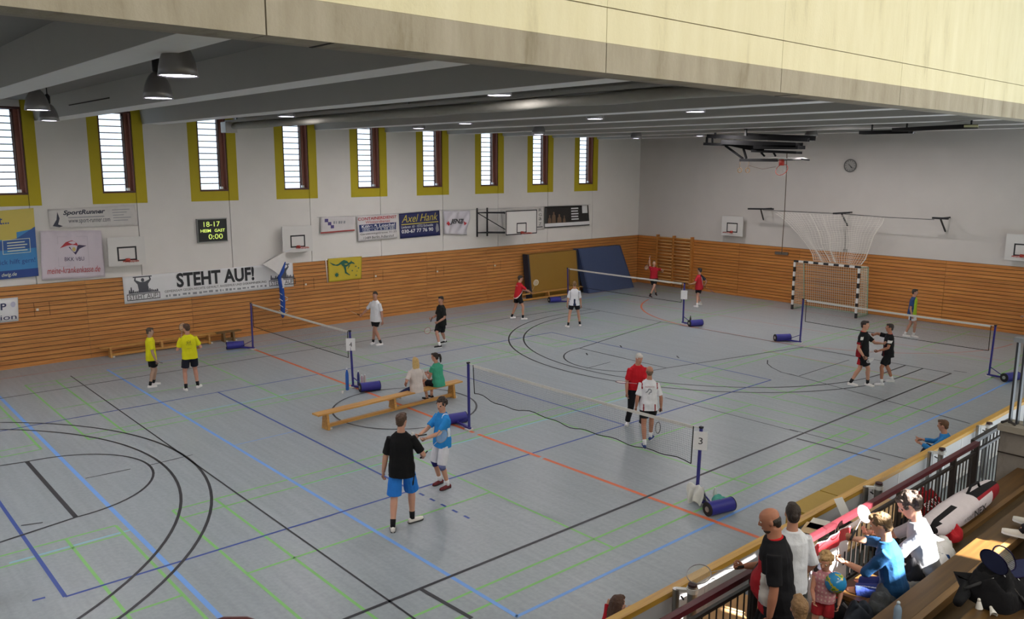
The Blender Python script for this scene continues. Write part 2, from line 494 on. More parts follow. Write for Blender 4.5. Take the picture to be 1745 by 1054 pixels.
# ---- left wall: concrete panels with recessed joints, yellow window surrounds
WIN_Y = [-29.24 + 3.085*i for i in range(9)]    # left edge of every window frame (nine in view)
WALL_H = 8.3
wall_left = structure('wall_left', MB().box((-0.36, Y0, 0), (-0.31, 0.3, WALL_H)), M_DARK, at=(0, 0, 0))
wall_left.data = MB().box((-0.36, Y0, 0), (-0.02, 0.3, 2.5)).mesh('wall_left', M_DARK)
PZ = 7.75    # top of the windows
joints = [WIN_Y[0] + 1.0 - 3.085*5] + [w + 1.0 for w in [WIN_Y[0] - 3.085*i for i in (4, 3, 2, 1)]] + [w + 1.0 for w in WIN_Y] + [0.3]
ALLW = [WIN_Y[0] - 3.085*i for i in (5, 4, 3, 2, 1)] + WIN_Y
for a, b in zip(joints[:-1], joints[1:]):
    g = 0.012
    a2, b2 = a + g, b - g
    mb = MB()
    mb.box((-0.3, a2, 2.5), (0, b2, 4.86), 0)
    wl = b - 1.0    # this panel's window: [wl, b]
    last = b > 0
    if last:
        mb.box((-0.3, a2, 4.86), (0, a + 0.34, 9), 1); mb.box((-0.3, a + 0.34, 4.86), (0, b2, 9), 0)
    else:
        mb.box((-0.3, a2, 4.86), (0, a + 0.34, 9), 1)
        mb.box((-0.3, a + 0.34, 4.86), (0, wl - 0.32, 9), 0)
        mb.box((-0.3, wl - 0.32, 4.86), (0, wl, 9), 1)
        mb.box((-0.3, wl, 4.86), (0, b2, 5.19), 1); mb.box((-0.3, wl, PZ), (0, b2, 9), 0)
    part('wall_panel', mb, [M_WHITE, M_YEL], wall_left, at=(0, 0, 0))
M_FRAME = mat('window_frame_brown', '4a231c', 0.5, var=0.06)
M_REVEAL = mat('window_reveal', '8e5a4c', 0.6, var=0.05)
def glass_mat():
    m = bpy.data.materials.new('window_glass'); m.use_nodes = True
    nt = m.node_tree; nt.nodes.remove(nt.nodes['Principled BSDF'])
    t = nt.nodes.new('ShaderNodeBsdfTransparent'); t.inputs['Color'].default_value = (0.93, 0.97, 1, 1)
    g = nt.nodes.new('ShaderNodeBsdfGlossy'); g.inputs['Roughness'].default_value = 0.05
    x = nt.nodes.new('ShaderNodeMixShader'); x.inputs['Fac'].default_value = 0.08
    nt.links.new(t.outputs[0], x.inputs[1]); nt.links.new(g.outputs[0], x.inputs[2])
    nt.links.new(x.outputs[0], nt.nodes['Material Output'].inputs['Surface'])
    return m
M_GLASS = glass_mat()
pane_me = MB().obox((0, 0, 0), (0.003, 0, 0), (0, 0.345, 0), (0.012, 0, 0.093)).mesh('pane', M_GLASS)
bar_me = MB().obox((0, 0, 0), (0.012, 0, 0), (0, 0.35, 0), (0, 0, 0.017)).mesh('glazing_bar', M_FRAME)
for i, wy in enumerate(WIN_Y):
    y0, y1 = wy, wy + 1.0
    fr = MB()
    for lo, hi in (((-0.26, y0, 5.19), (-0.02, y0+0.05, PZ)), ((-0.26, y0+0.05, 5.19), (-0.02, y1, 5.25)), ((-0.26, y0+0.05, PZ-0.06), (-0.02, y1, PZ)),
                   ((-0.28, y0+0.76, 5.25), (-0.2, y0+0.84, PZ-0.06)), ((-0.26, y1-0.03, 5.25), (-0.02, y1, PZ-0.06))): fr.box(lo, hi)
    w = structure('window_%d' % (i+1), fr, M_FRAME, at=(0, y0, 5.19))
    part('window_reveal', MB().box((-0.27, y0+0.84, 5.25), (-0.2, y1-0.03, PZ-0.06)).box((-0.2, y1-0.045, 5.25), (-0.03, y1-0.03, PZ-0.06)), M_REVEAL, w)
    part('crank_rod', MB().cyl((-0.17, y0+0.80, 5.3), (-0.17, y0+0.78, 7.6), 0.008, 6).box((-0.2, y0+0.77, 5.26), (-0.12, y0+0.86, 5.34)), M_STEEL, w)
    for k in range(12):
        z = 5.25 + 0.203*(k+0.5)
        for me, zz in ((pane_me, z), (bar_me, z+0.1)):
            o = bpy.data.objects.new(me.name, me); COL.objects.link(o); o.parent = w
            o.location = Vector((-0.22, y0+0.41, zz)) - w.location

# ---- pine boarding, plank by plank
NP, PH = 18, 2.5/18
def planks(wall, axis, cuts, m, gap_wall):
    for a, b in zip(cuts[:-1], cuts[1:]):
        me = None
        for k in range(NP):
            z0 = PH*k
            if me is None:
                if axis == 'Y': mb = MB().box((-0.02, a+0.004, 0.009), (0.025, b-0.004, PH-0.011))
                else: mb = MB().box((a+0.004, -0.025, 0.009), (b-0.004, 0.02, PH-0.011))
                me = mb.mesh('plank', m)
            o = bpy.data.objects.new('plank', me); COL.objects.link(o); o.parent = wall; o.location = (0, 0, z0)
cutsY = [-37.0, -33.6, -30.2, -26.9, -23.6, -20.3, -17.0, -13.7, -10.4, -7.1, -3.8, -0.03]
planks(wall_left, 'Y', cutsY, M_PLANK, None)
part('kick_board', MB().box((0, -37, 0), (0.035, -0.03, 0.05)), M_PLANK, wall_left, at=(0, 0, 0))
wall_back = structure('wall_back', MB().box((-0.36, 0.02, 0), (32.0, 0.36, 2.5)).box((-0.36, 0.0, 2.5), (32.0, 0.36, 10.6), 1), [M_DARK, mat('wall_grey_white', 'cdc7c2', 0.75, var=0.06, scale=1.1, bump=0.1, bscale=30)], at=(0, 0, 0))
planks(wall_back, 'X', [0.03, 3.1, 6.2, 9.3, 12.4, 15.5, 18.6, 21.7, 25.0], M_PLANKX, None)
# little flush doors and sockets in the boarding
M_GAPL = mat('hatch_edge', '3b2413', 0.8, var=0)
for px, py in ((218, 672), (790, 500), (1155, 470), (1840, 440)): pass
def hatch(y, z, w=0.42, h=0.42):
    mb = MB()
    mb.box((0.02, y, z), (0.028, y+0.012, z+h)); mb.box((0.02, y+w, z), (0.028, y+w+0.012, z+h))
    o = part('wall_hatch', mb, M_GAPL, wall_left, at=(0, 0, 0))
    part('wall_socket', MB().obox((0.03, y+0.09, z+h*0.5), (0.012, 0, 0), (0, 0.035, 0), (0, 0, 0.035)), paint('d9d6d0'), wall_left, at=(0, 0, 0))
for px, py in ((64, 527), (521, 484), (640, 470), (745, 462), (843, 452)):
    q = LW(px, py); hatch(q.y-0.1, q.z-0.21)

# far-off enclosing walls of the hall (outside the picture, they close the room)
structure('wall_front', MB().box((-0.36, Y0-0.3, 0), (33, Y0, 11)), M_WHITE, at=(0, 0, 0))

# ---- ceiling: deck and T-beams
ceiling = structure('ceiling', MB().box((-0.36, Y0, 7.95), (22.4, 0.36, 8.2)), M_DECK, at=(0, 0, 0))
beam_me = None
k = 0
for k in range(-6, 9):
    y = -24.55 + 3.07*k
    if y > -0.4 or y < Y0+1: continue
    if beam_me is None:
        mb = MB()
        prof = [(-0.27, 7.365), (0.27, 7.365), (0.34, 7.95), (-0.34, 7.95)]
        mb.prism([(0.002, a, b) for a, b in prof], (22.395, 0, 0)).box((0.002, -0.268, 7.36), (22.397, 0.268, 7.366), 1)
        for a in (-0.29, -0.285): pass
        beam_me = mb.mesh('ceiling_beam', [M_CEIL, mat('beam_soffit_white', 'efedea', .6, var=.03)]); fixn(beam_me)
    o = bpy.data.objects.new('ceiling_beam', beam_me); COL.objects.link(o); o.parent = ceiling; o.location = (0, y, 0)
for x0, x1, kk in ((4.0, 7.4, -1), (8.6, 11.4, -2), (13.0, 16.0, -3)):
    y = -24.55 + 3.07*kk
    part('beam_slot', MB().box((x0, y-0.318, 7.6), (x1, y-0.30, 7.625)), M_DARK, ceiling, at=(0, 0, 0))

# ---- lintel wall over the stand opening (concrete band below, cream paint above)
wall_right = structure('wall_right', MB().box((22.4, Y0, 7.0), (22.5, 0.36, 10.6)).box((22.5, Y0, 7.06), (22.72, 0.36, 10.6)), M_SOFFIT, at=(0, 0, 0))
cuts = [Y0, -43.6, -40.4, -37.2, -34.0, -31.4, -27.95, -24.83, -21.6, -18.4, -15.2, -12.0, -8.8, -5.6, -2.4, 0.36]
for a, b in zip(cuts[:-1], cuts[1:]):
    part('concrete_band', MB().box((22.5, a+0.006, 7.0), (22.75, b-0.006, 7.275)), M_CONC, wall_right, at=(0, 0, 0))
    part('painted_panel', MB().box((22.5, a+0.004, 7.277), (22.748, b-0.004, 7.592)), M_YWALL, wall_right, at=(0, 0, 0))
    part('painted_panel', MB().box((22.5, a+0.002, 7.602), (22.75, b-0.002, 10.6)), M_YWALL, wall_right, at=(0, 0, 0))
for y in (-30.9, -24.4): part('soffit_joint', MB().box((22.41, y, 6.996), (22.74, y+0.03, 7.0)), M_DARK, wall_right, at=(0, 0, 0))

# ================================================================== stand, barrier
M_STEPW = wood_mat('stand_timber', '442e15', '644822', 'Y', 0.4, 0.8, 0.06)
M_EDGEW = wood_mat('stand_nosing', '6f5230', '8f6d40', 'Y', 0.45, 0.8, 0.06)
M_STEPD = wood_mat('stand_floor_timber', '54432b', '6d573a', 'Y', 0.5, 0.8, 0.06)
SF = 1.0
stand = structure('stand_floor', MB().box((23.85, -45, 0.0), (25.0, -19.9, SF)), M_CONCW, at=(24, -32, 0))
stand['kind'] = 'structure'
part('stand_floor_boards', MB().box((23.80, -45, SF-0.01), (24.9, -19.95, SF+0.004)), M_STEPD, stand)
BEN = [(24.70, 1.50, -25.75, .38, 1.44), (25.50, 1.95, -45, .32, 1.72), (26.43, 2.40, -45, .42, 2.15), (27.3, 2.85, -45, .42, 2.6), (28.25, 3.3, -45, .42, 3.0)]
for i, (xr, zt, ys, w, zf) in enumerate(BEN):
    st = structure('trim_%d' % (i+1), MB().box((xr-w, ys, zt-0.05), (xr-0.075, -19.95, zt)), M_STEPW, at=(xr, -24, zt))
    part('seat_nosing', MB().box((xr-0.07, ys, zt-0.09), (xr, -19.95, zt+0.004)), M_EDGEW, st)
    part('seat_riser', MB().box((xr-w+0.03, ys, (SF if i < 2 else BEN[i-1][1]-0.1)), (xr-w+0.07, -19.95, zt-0.05)), M_STEPD, st)
    if i > 0 or True:
        nx = BEN[i+1][0] if i+1 < len(BEN) else xr + 1.2
        part('foot_board', MB().box((xr-w+0.07, ys if i == 0 else -45, 0.1), (nx-(BEN[i+1][3] if i+1 < len(BEN) else .36)+.03, -19.95, zf)), M_STEPD, st)
wsb = structure('wall_stand_back', MB().box((31.6, -46, 0), (31.9, 0.36, 6.3)).box((31.6, -46, 8.9), (31.9, 0.36, 10.6)).box((31.6, -46, 6.3), (31.9, -37, 8.9)).box((31.6, -12, 6.3), (31.9, 0.36, 8.9)), M_YWALL, at=(31.6, -25, 0))
M_SUNMASK = mat('sun_mask', 'e8eef2', 0.6, var=0)
part('sun_mask', MB().box((31.62, -37, 6.3), (31.7, -23.72, 8.9)).box((31.62, -22.0, 6.3), (31.7, -12, 8.9)).box((31.62, -23.72, 6.3), (31.7, -23.05, 7.65)).box((31.62, -23.05, 6.3), (31.7, -22.4, 7.25)).box((31.62, -22.4, 6.3), (31.7, -22.0, 7.65)), M_SUNMASK, wsb)  # unseen opaque panels, added to keep the sun to a few patches
part('window_mullion', MB().box((31.55, -23.72, 8.3), (31.72, -22.0, 8.35)), M_STEEL, wsb)
structure('ceiling_stand', MB().box((22.4, Y0, 10.6), (33, 0.36, 10.85)), M_WHITE, at=(27, -25, 10.6))
# ================================================================== people
def fuse(mb, voxel, it=4, fac=0.5):
    me = mb.mesh('fuse_tmp', [])
    o = bpy.data.objects.new('fuse_tmp', me); COL.objects.link(o)
    r = o.modifiers.new('r', 'REMESH'); r.mode = 'VOXEL'; r.voxel_size = voxel
    if it:
        s = o.modifiers.new('s', 'SMOOTH'); s.iterations = it; s.factor = fac
    dg = bpy.context.evaluated_depsgraph_get()
    m2 = bpy.data.meshes.new_from_object(o.evaluated_get(dg))
    bpy.data.objects.remove(o); bpy.data.meshes.remove(me)
    nv, nf = len(m2.vertices), len(m2.polygons)
    co = np.empty(nv*3); m2.vertices.foreach_get('co', co)
    out = MB(); out.v = [tuple(c) for c in co.reshape(-1, 3)]
    out.f = [tuple(p.vertices) for p in m2.polygons]; out.m = [0]*nf
    bpy.data.meshes.remove(m2)
    return out
TORSO = [(-.115,.085,.07),(-.07,.15,.105),(-.02,.17,.118),(.04,.165,.114),(.11,.15,.106),(.18,.145,.102),(.27,.16,.112),(.36,.172,.118),(.43,.170,.108),(.48,.142,.088),(.515,.105,.07),(.545,.062,.06),(.60,.055,.057),(.66,.053,.056)]
HEADR = [(-.118,.020,.018,.058),(-.105,.043,.040,.040),(-.075,.056,.066,.020),(-.035,.067,.084,.006),(.0,.072,.092,0),(.045,.075,.097,-.004),(.08,.067,.086,-.008),(.104,.043,.056,-.010),(.117,.014,.018,-.010)]
def ik(a, t, l1, l2, hint):
    d = t - a; L = d.length
    mx = (l1+l2)*0.995
    if L > mx: t = a + d*(mx/L); d = t - a; L = mx
    ca = (l1*l1 + L*L - l2*l2)/(2*l1*L); ca = max(-1, min(1, ca))
    dn = d.normalized(); h = Vector(hint); h = (h - dn*h.dot(dn))
    if h.length < 1e-5: h = dn.orthogonal()
    h.normalize()
    return a + dn*(l1*ca) + h*(l1*math.sqrt(max(0, 1-ca*ca))), t
class P: pass
def person(base, H, ang, label, group=None, near=0, top=None, bottom=None, headpx=None, hair=('short', '3a2a1c'), skincol='c79a80', sock='f0f0f0', shoe='e8e8e8', sole='dddddd',
           lean=0.0, side=0.0, tw=0.0, head=(0, 0), pel=(0, 0, .95), pyaw=0.0, feet=((-.12, 0, -8), (.12, 0, 8)), toe=(0, 0), hands=((-.25, .06, .82), (.25, .06, .82)), elbow=((-.5, -1, -.1), (.5, -1, -.1)),
           knee=((-.12, 1, 0), (.12, 1, 0)), curl=(.5, .5), girth=1.0, belly=0.0, hscale=1.0, pattern=None, bpattern=None, collar=None, headsup=True, bones=None, name='person', shoes=True, beard=None):
    """base: ground point; ang: world heading (radians, 0 = +x) the person faces; joint targets in a 1.8 m body frame (right, forward, up)."""
    KW = dict(locals())
    s = H/1.8
    base = Vector(base)
    fw = Vector((math.cos(ang), math.sin(ang), 0)); rt = Vector((fw.y, -fw.x, 0)); up = Vector((0, 0, 1))
    G = lambda x, y, z: base + (rt*x + fw*y + up*z)*s
    vox = (0.019, 0.012, 0.008)[near]
    it = (3, 4, 5)[near]
    root = thing(name, base, label, 'person', group)
    # frames
    pw, pr = fw*math.cos(pyaw) + rt*math.sin(pyaw), rt*math.cos(pyaw) - fw*math.sin(pyaw)
    tu = (up*math.cos(lean) + fw*math.sin(lean)); tu = (tu*math.cos(side) + rt*math.sin(side)).normalized()
    cf = (fw*math.cos(tw) + rt*math.sin(tw)); cf = (cf - tu*cf.dot(tu)).normalized(); cr = cf.cross(tu).normalized()
    if pel == (0, 0, .95):
        mz = .95
        for i in (0, 1):
            hd = math.hypot(feet[i][0]-(-.092, .092)[i], feet[i][1]); mz = min(mz, math.sqrt(max(.3, .858**2-hd*hd)) + .085 + .03)
        pel = (0, 0, mz)
    pel0 = G(*pel)
    def spine(h):
        t = max(0, min(1, (h+.02)/.4))
        u = (up*(1-t) + tu*t).normalized() if h < .15 else tu
        c = pel0 + (tu*h if h > 0 else (up*.5+tu*.5).normalized()*h)*s
        r = (pr*(1-t) + cr*t).normalized(); f = u.cross(r).normalized()
        return c, r, f, u
    def torso(mb, rows, n, off=0.0, e=0.85):
        R = []
        for h, a, b in rows:
            c, r, f, u = spine(h); bb = b*girth; sh = Vector((0, 0, 0))
            if belly and -.08 < h < .3:
                k = belly*math.sin(PI*(h+.08)/.38); bb += k*.5; sh = f*(k*.5*s)
            R.append((c+sh, r*((a*girth+off)*s), f*((bb+off)*s)))
        mb.loft(R, n, 0, True, e)
    c5, r5, f5, u5 = spine(.455)
    SH = [c5 - u5*.012*s + (r5*(sd*.168*girth) + u5*.0)*s for sd in (-1, 1)]
    hc, hr_, hf_, hu_ = spine(0)
    HIP = [pel0 + (pr*(sd*.092) - up*.03)*s for sd in (-1, 1)]
    # head frame
    nk, nr, nf, nu_ = spine(.60)
    yaw, pit = head
    bu = (tu*.35 + up*.65).normalized() if headsup else tu
    bf = (nf - bu*nf.dot(bu)).normalized(); br = bf.cross(bu)
    h1 = bf*math.cos(yaw) + br*math.sin(yaw)
    hf = (h1*math.cos(pit) - bu*math.sin(pit)).normalized(); hu = (bu*math.cos(pit) + h1*math.sin(pit)).normalized(); hr = hf.cross(hu)
    hs = s*hscale
    HC = spine(.585)[0] + bu*(.035*s) + hu*(.105*hs) + hf*(.015*hs)
    if headpx is not None:      # slide the whole figure over the floor until the head sits where it should
        d = F(headpx[0], headpx[1], HC.z) - HC
        for o_ in [root]: bpy.data.objects.remove(o_)
        return person(Vector((KW['base'][0] + d.x, KW['base'][1] + d.y, KW['base'][2])), **{k: v for k, v in KW.items() if k not in ('base', 'headpx')})
    HP = lambda x, y, z: HC + (hr*x + hf*y + hu*z)*hs
    GT = lambda h: h if isinstance(h, Vector) else G(*h)     # a hand target may be a point in the room
    EL, WR, KN, AN = [], [], [], []
    for i in (0, 1):
        e, w = ik(SH[i], GT(hands[i]), .305*s, .265*s, rt*elbow[i][0] + fw*elbow[i][1] + up*elbow[i][2])
        EL.append(e); WR.append(w)
        fx, fy, fyaw = feet[i][:3]; fz = feet[i][3] if len(feet[i]) > 3 else 0
        k, a = ik(HIP[i], G(fx, fy, fz + .085), .445*s, .425*s, rt*knee[i][0] + fw*knee[i][1] + up*knee[i][2])
        KN.append(k); AN.append(a)
    # ---- body, one surface
    nb = 14 if near else 10
    B = MB()
    torso(B, TORSO, nb)
    B.loft([(HP(0, y, z), hr*(a*hs), hf*(d*hs)) for z, a, d, y in HEADR], 16 if near else 12)
    B.tube([HP(0, .072, .03), HP(0, .098, .0), HP(0, .108, -.018), HP(0, .088, -.034)], [.009*hs, .012*hs, .0155*hs, .012*hs], 8)
    for sd in (-1, 1):
        B.ell(HP(sd*.077, -.008, -.004), .010*hs, .022*hs, .033*hs, 8, 0, Matrix((hr, hf, hu)).transposed())
        B.ell(HP(sd*.03, .078, .032), .022*hs, .012*hs, .008*hs, 8, 0, Matrix((hr, hf, hu)).transposed())
    gl = .6 + .4*girth
    HD = []
    for i in (0, 1):
        d1 = (EL[i]-SH[i]); d2 = (WR[i]-EL[i])
        B.tube([SH[i]-d1*.05, SH[i]+d1*.3, SH[i]+d1*.7, EL[i], EL[i]+d2*.3, EL[i]+d2*.7, WR[i]], [r*s*gl for r in (.058, .052, .045, .040, .042, .034, .0265)], nb)
        h1_, k1 = HIP[i], KN[i]
        d1 = k1-h1_; d2 = AN[i]-k1
        kf = (fw - d2.normalized()*fw.dot(d2.normalized()))
        B.tube([h1_, h1_+d1*.3, h1_+d1*.65, k1, k1+d2*.28 - kf*.012*s, k1+d2*.65, AN[i]], [r*s*gl for r in (.088, .084, .068, .055, .057, .044, .036)], nb)
        fy = math.radians(feet[i][2]); ft = fw*math.cos(fy) + rt*math.sin(fy)
        tp = toe[i]; fd = (ft*math.cos(tp) - up*math.sin(tp)); fu = (up*math.cos(tp) + ft*math.sin(tp))
        HD.append((fd, fu, fd.cross(fu)))
        if not shoes: B.tube([AN[i]-fd*.04*s-fu*.045*s, AN[i]+fd*.06*s-fu*.045*s, AN[i]+fd*.16*s-fu*.06*s], [.034*s, .036*s, .024*s], 8)
    body = fuse(B, vox, it)
    # hands: palm, four unequal fingers and a side thumb
    for i in (0, 1):
        d = (WR[i]-EL[i]).normalized(); sd = (-1, 1)[i]
        side_ = (fw*1.0 + rt*(.2*sd)); side_ = side_ - d*side_.dot(d)
        if side_.length < .2: side_ = up - d*up.dot(d)
        side_.normalize()                       # thumb side
        nrm = d.cross(side_)*(-sd); nrm.normalize()    # towards the palm
        if nrm.dot(rt*(-sd)) < 0 and abs(nrm.dot(rt)) > .4: nrm = -nrm
        w = WR[i]; q = s*1.0; c = curl[i]
        body.tube([w - d*.02*q, w + d*.03*q, w + d*.085*q], [.021*q, .032*q, .034*q], 8, 0, True, .45, side_)
        ns = 6 if near else 4
        for j, (ln, o) in enumerate(((.068, .030), (.077, .010), (.071, -.010), (.056, -.029))):
            p0 = w + d*.078*q + side_*(o*q); a = 0.0; pts = [p0]; dd = d
            for sg in (.42, .33, .25):
                a += c*(.9 if sg == .42 else 1.0)
                dd = d*math.cos(a) + nrm*math.sin(a); pts.append(pts[-1] + dd*(ln*sg*q))
            body.tube(pts, [.0098*q, .0092*q, .0085*q, .0065*q], ns)
        p0 = w + d*.03*q + side_*.026*q
        t1 = (d*.62 + side_*.68 + nrm*(.1+.5*c)).normalized(); t2 = (d*.85 + side_*(.45-.5*c) + nrm*(.2+.7*c)).normalized()
        body.tube([p0 - d*.012*q, p0 + t1*.036*q, p0 + t1*.036*q + t2*.03*q], [.014*q, .0115*q, .008*q], ns)
    bo = part('body', body, skin(skincol), root, smooth=True, fix=False)
    # face
    for sd in (-1, 1):
        e = MB()
        Mh = Matrix((hr, hf, hu)).transposed()
        e.ell(HP(sd*.031, .083, .012), .015*hs, .010*hs, .0085*hs, 8, 0, Mh)
        e.ell(HP(sd*.031, .0915, .012), .0065*hs, .004*hs, .0065*hs, 8, 1, Mh)
        part('eye', e, [paint('d8d4cf', .3), paint('2a1c14', .3)], root, True)
    mo = MB(); mo.ell(HP(0, .086, -.063), .025*hs, .010*hs, .0075*hs, 8, 0, Matrix((hr, hf, hu)).transposed())
    part('mouth', mo, mat('lips', '9a5a50', .5), root, True)
    # ---- hair
    style, hcol = hair
    HM = Matrix((hr, hf, hu)).transposed()
    hm = mat('hair_' + hcol, hcol, .6, var=.25, scale=30, bump=.5, bscale=70)
    hb = MB()
    if style in ('short', 'long', 'tail', 'curly', 'tied'):
        hb.ell(HP(0, -.018, .036), .0835*hs, .1035*hs, .0925*hs, 14, 0, HM)
        hb.ell(HP(0, -.055, -.02), .068*hs, .052*hs, .07*hs, 12, 0, HM)
        hb.ell(HP(0, .05, .088), .055*hs, .045*hs, .036*hs, 10, 0, HM)
        if style == 'curly':
            rnd = random.Random(3)
            for _ in range(46):
                a, b = rnd.uniform(0, 2*PI), rnd.uniform(-.5, 1.4)
                hb.ell(HP(.088*math.cos(a)*math.cos(b), -.03+.10*math.sin(a)*math.cos(b), .03+.10*math.sin(b)), .026*hs, .026*hs, .026*hs, 6)
        if style == 'long':
            hb.loft([(HP(0, -.035, .06), hr*.086*hs, hf*.085*hs), (HP(0, -.045, -.02), hr*.097*hs, hf*.07*hs), (HP(0, -.062, -.12), hr*.105*hs, hf*.042*hs), (HP(0, -.075, -.22), hr*.08*hs, hf*.033*hs), (HP(0, -.08, -.29), hr*.045*hs, hf*.02*hs)], 12)
        if style == 'tail':
            hb.tube([HP(0, -.10, .06), HP(0, -.15, .05), HP(0, -.165, -.03), HP(0, -.15, -.13), HP(0, -.14, -.18)], [.022*hs, .034*hs, .036*hs, .028*hs, .01*hs], 10)
        if style == 'tied': hb.ell(HP(0, -.12, .0), .042*hs, .04*hs, .046*hs, 10, 0, HM)
    elif style == 'bald':
        hb.ell(HP(0, -.028, -.004), .0785*hs, .080*hs, .056*hs, 16, 0, HM)
        hb.ell(HP(0, -.060, -.035), .058*hs, .040*hs, .050*hs, 12, 0, HM)
    if hb.v:
        hb = fuse(hb, vox*(.9 if style != 'curly' else .8), 2)
        if style in ('short', 'long', 'curly', 'tail') and near:
            hb.v = [tuple(Vector(v) + (Vector(v)-HC).normalized()*(noise.noise(Vector(v)*38)*.007)) for v in hb.v]
        part('hair', hb, hm, root, True, fix=False)
    if beard:
        bb = MB()
        bb.ell(HP(0, .022, -.086), .057*hs, .066*hs, .042*hs, 14, 0, HM)
        bb.ell(HP(0, .084, -.047), .024*hs, .009*hs, .0055*hs, 7, 0, HM)
        part('beard', fuse(bb, vox, 2), mat('hair_' + beard, beard, .7, var=.2, scale=40), root, True, fix=False)
    # ---- clothes
    def wrinkle(mb, amp):
        if near:
            mb.v = [tuple(Vector(v) + Vector((noise.noise(Vector(v)*9), noise.noise(Vector(v)*9+Vector((7, 1, 3))), .3*noise.noise(Vector(v)*6)))*amp) for v in mb.v]
        return mb
    def faces_by(mb, fn):
        if not fn: return
        V = mb.v
        for i, f in enumerate(mb.f):
            c = Vector((0, 0, 0))
            for k in f: c += Vector(V[k])
            c /= len(f)
            d = (c - pel0)/s
            mb.m[i] = fn(d.dot(cr), d.dot(cf), d.dot(tu))
    res = P(); res.root = root; res.pel0 = pel0; res.cr, res.cf, res.tu, res.s = cr, cf, tu, s
    res.wrist, res.elbow, res.knee, res.ankle, res.head, res.hf, res.shirt = WR, EL, KN, AN, HC, hf, None
    res.fd = HD
    if top:
        T = MB(); hem = top.get('hem', -.10); off = .017
        rows = [r for r in TORSO if hem < r[0] < .50]
        a0, b0 = .182, .134
        rows2 = [(hem, a0+.012, b0+.012)] + [(h, max(a, .185 if h < .06 else (.168 if h < .25 else a)), max(b, .137 if h < .06 else (.120 if h < .25 else b))) for h, a, b in rows] + [(.50, .13, .082), (.535, .085, .072), (.553, .074, .070)]
        torso(T, rows2, 16, off)
        sl = top.get('sleeve', .72)
        for i in (0, 1):
            d1 = EL[i]-SH[i]; d2 = WR[i]-EL[i]; fl = .022 if sl < 1.2 else .012
            if sl > 0:
                pts = [SH[i]-d1*.08, SH[i]+d1*min(sl, 1)*.5, SH[i]+d1*min(sl, 1)]; rr = [.058, .056, .058]
                if sl > 1: pts += [EL[i]+d2*(sl-1)*.5, EL[i]+d2*(sl-1)]; rr = [.058, .056, .051, .050, .041]
                T.tube(pts, [(r+fl*.4)*s*gl for r in rr], 12)
        sh = wrinkle(fuse(T, vox, it), .012)
        cols = [cloth(c) for c in top['cols']]
        faces_by(sh, pattern)
        res.shirt = part('shirt', sh, cols, root, True, fix=False)
        if collar:
            c, r, f, u = spine(.548)
            cm = MB(); cm.torus(c, r*(.073*s), f*(.069*s)+u*(-.012*s), .0135*s, 18, 6)
            part('collar', cm, cloth(collar), root, True)
    if bottom:
        Q = MB(); L = bottom.get('len', .75)
        torso(Q, [(-.10, .155, .112), (-.05, .168, .12), (0, .176, .124), (.05, .168, .118)], 14, .012)
        for i in (0, 1):
            d1 = KN[i]-HIP[i]; d2 = AN[i]-KN[i]
            if L <= 1: Q.tube([HIP[i]+d1*.02, HIP[i]+d1*L*.5, HIP[i]+d1*L], [r*s*gl for r in (.102, .105, bottom.get('flare', .10))], 12)
            elif L < 2 - .3: Q.tube([HIP[i], HIP[i]+d1*.5, KN[i], KN[i]+d2*(L-1)], [r*s*gl for r in (.102, .098, .082, .078)], 12)
            else: Q.tube([HIP[i], HIP[i]+d1*.5, KN[i], KN[i]+d2*.5, KN[i]+d2*min(1, L-1)], [r*s*gl for r in (.102, .092, .074, .066, .062)], 12)
        if bottom.get('skirt'):
            pass
        qb = wrinkle(fuse(Q, vox, it), .010)
        faces_by(qb, bpattern)
        part(bottom.get('name', 'shorts' if L < 1.5 else 'trousers'), qb, [cloth(c) for c in bottom['cols']], root, True, fix=False)
    if shoes:
        for i in (0, 1):
            fd, fu, fr = HD[i]; a = AN[i]; q = s
            if sock:
                k = MB(); dl = (KN[i]-AN[i]).normalized()
                k.tube([a - fu*.02*q, a + dl*.03*q, a + dl*.10*q], [.040*q, .041*q, .046*q], 10)
                part('sock', k, cloth(sock), root, True)
            g = a - fu*.085*q
            sm = MB()
            rows = [(-.075, .018, .052, .042), (-.06, .032, .068, .05), (-.01, .037, .082, .058), (.05, .041, .068, .05), (.11, .047, .052, .04), (.165, .042, .044, .034), (.195, .022, .036, .028)]
            sm.ring([[g + fd*(y*q) + fr*(w*q*math.cos(t)) + fu*((zc + zh*math.sin(t) if math.sin(t) > 0 else zc + .024*math.sin(t))*q) for t in [2*PI*j/12 for j in range(12)]]
                     for y, w, zh, zc in [(y, w, z*.75, .026) for y, w, z, _ in rows]], 12)
            so = MB()
            so.ring([[g + fd*(y*q) + fr*(w*1.06*q*c) + fu*(z*q) for c, z in ((-1, .002), (1, .002), (1, .022), (-1, .022))] for y, w, _, _ in rows], 4)
            so_o = part('shoe', sm, cloth(shoe), root, True)
            part('sole', so, paint(sole), so_o)
    return res

def toward(base, phi):
    """heading for a person at base: phi 0 = faces the camera, 90 = picture right, 180 = away, 270 = picture left"""
    d = Vector((CAM.x - base[0], CAM.y - base[1], 0)).normalized()
    return math.atan2(d.y, d.x) + math.radians(phi)
def stand_at(px, py, head_py, z=0.0):
    b = F(px, py, z); return b, z_at(b.x, b.y, head_py) - z

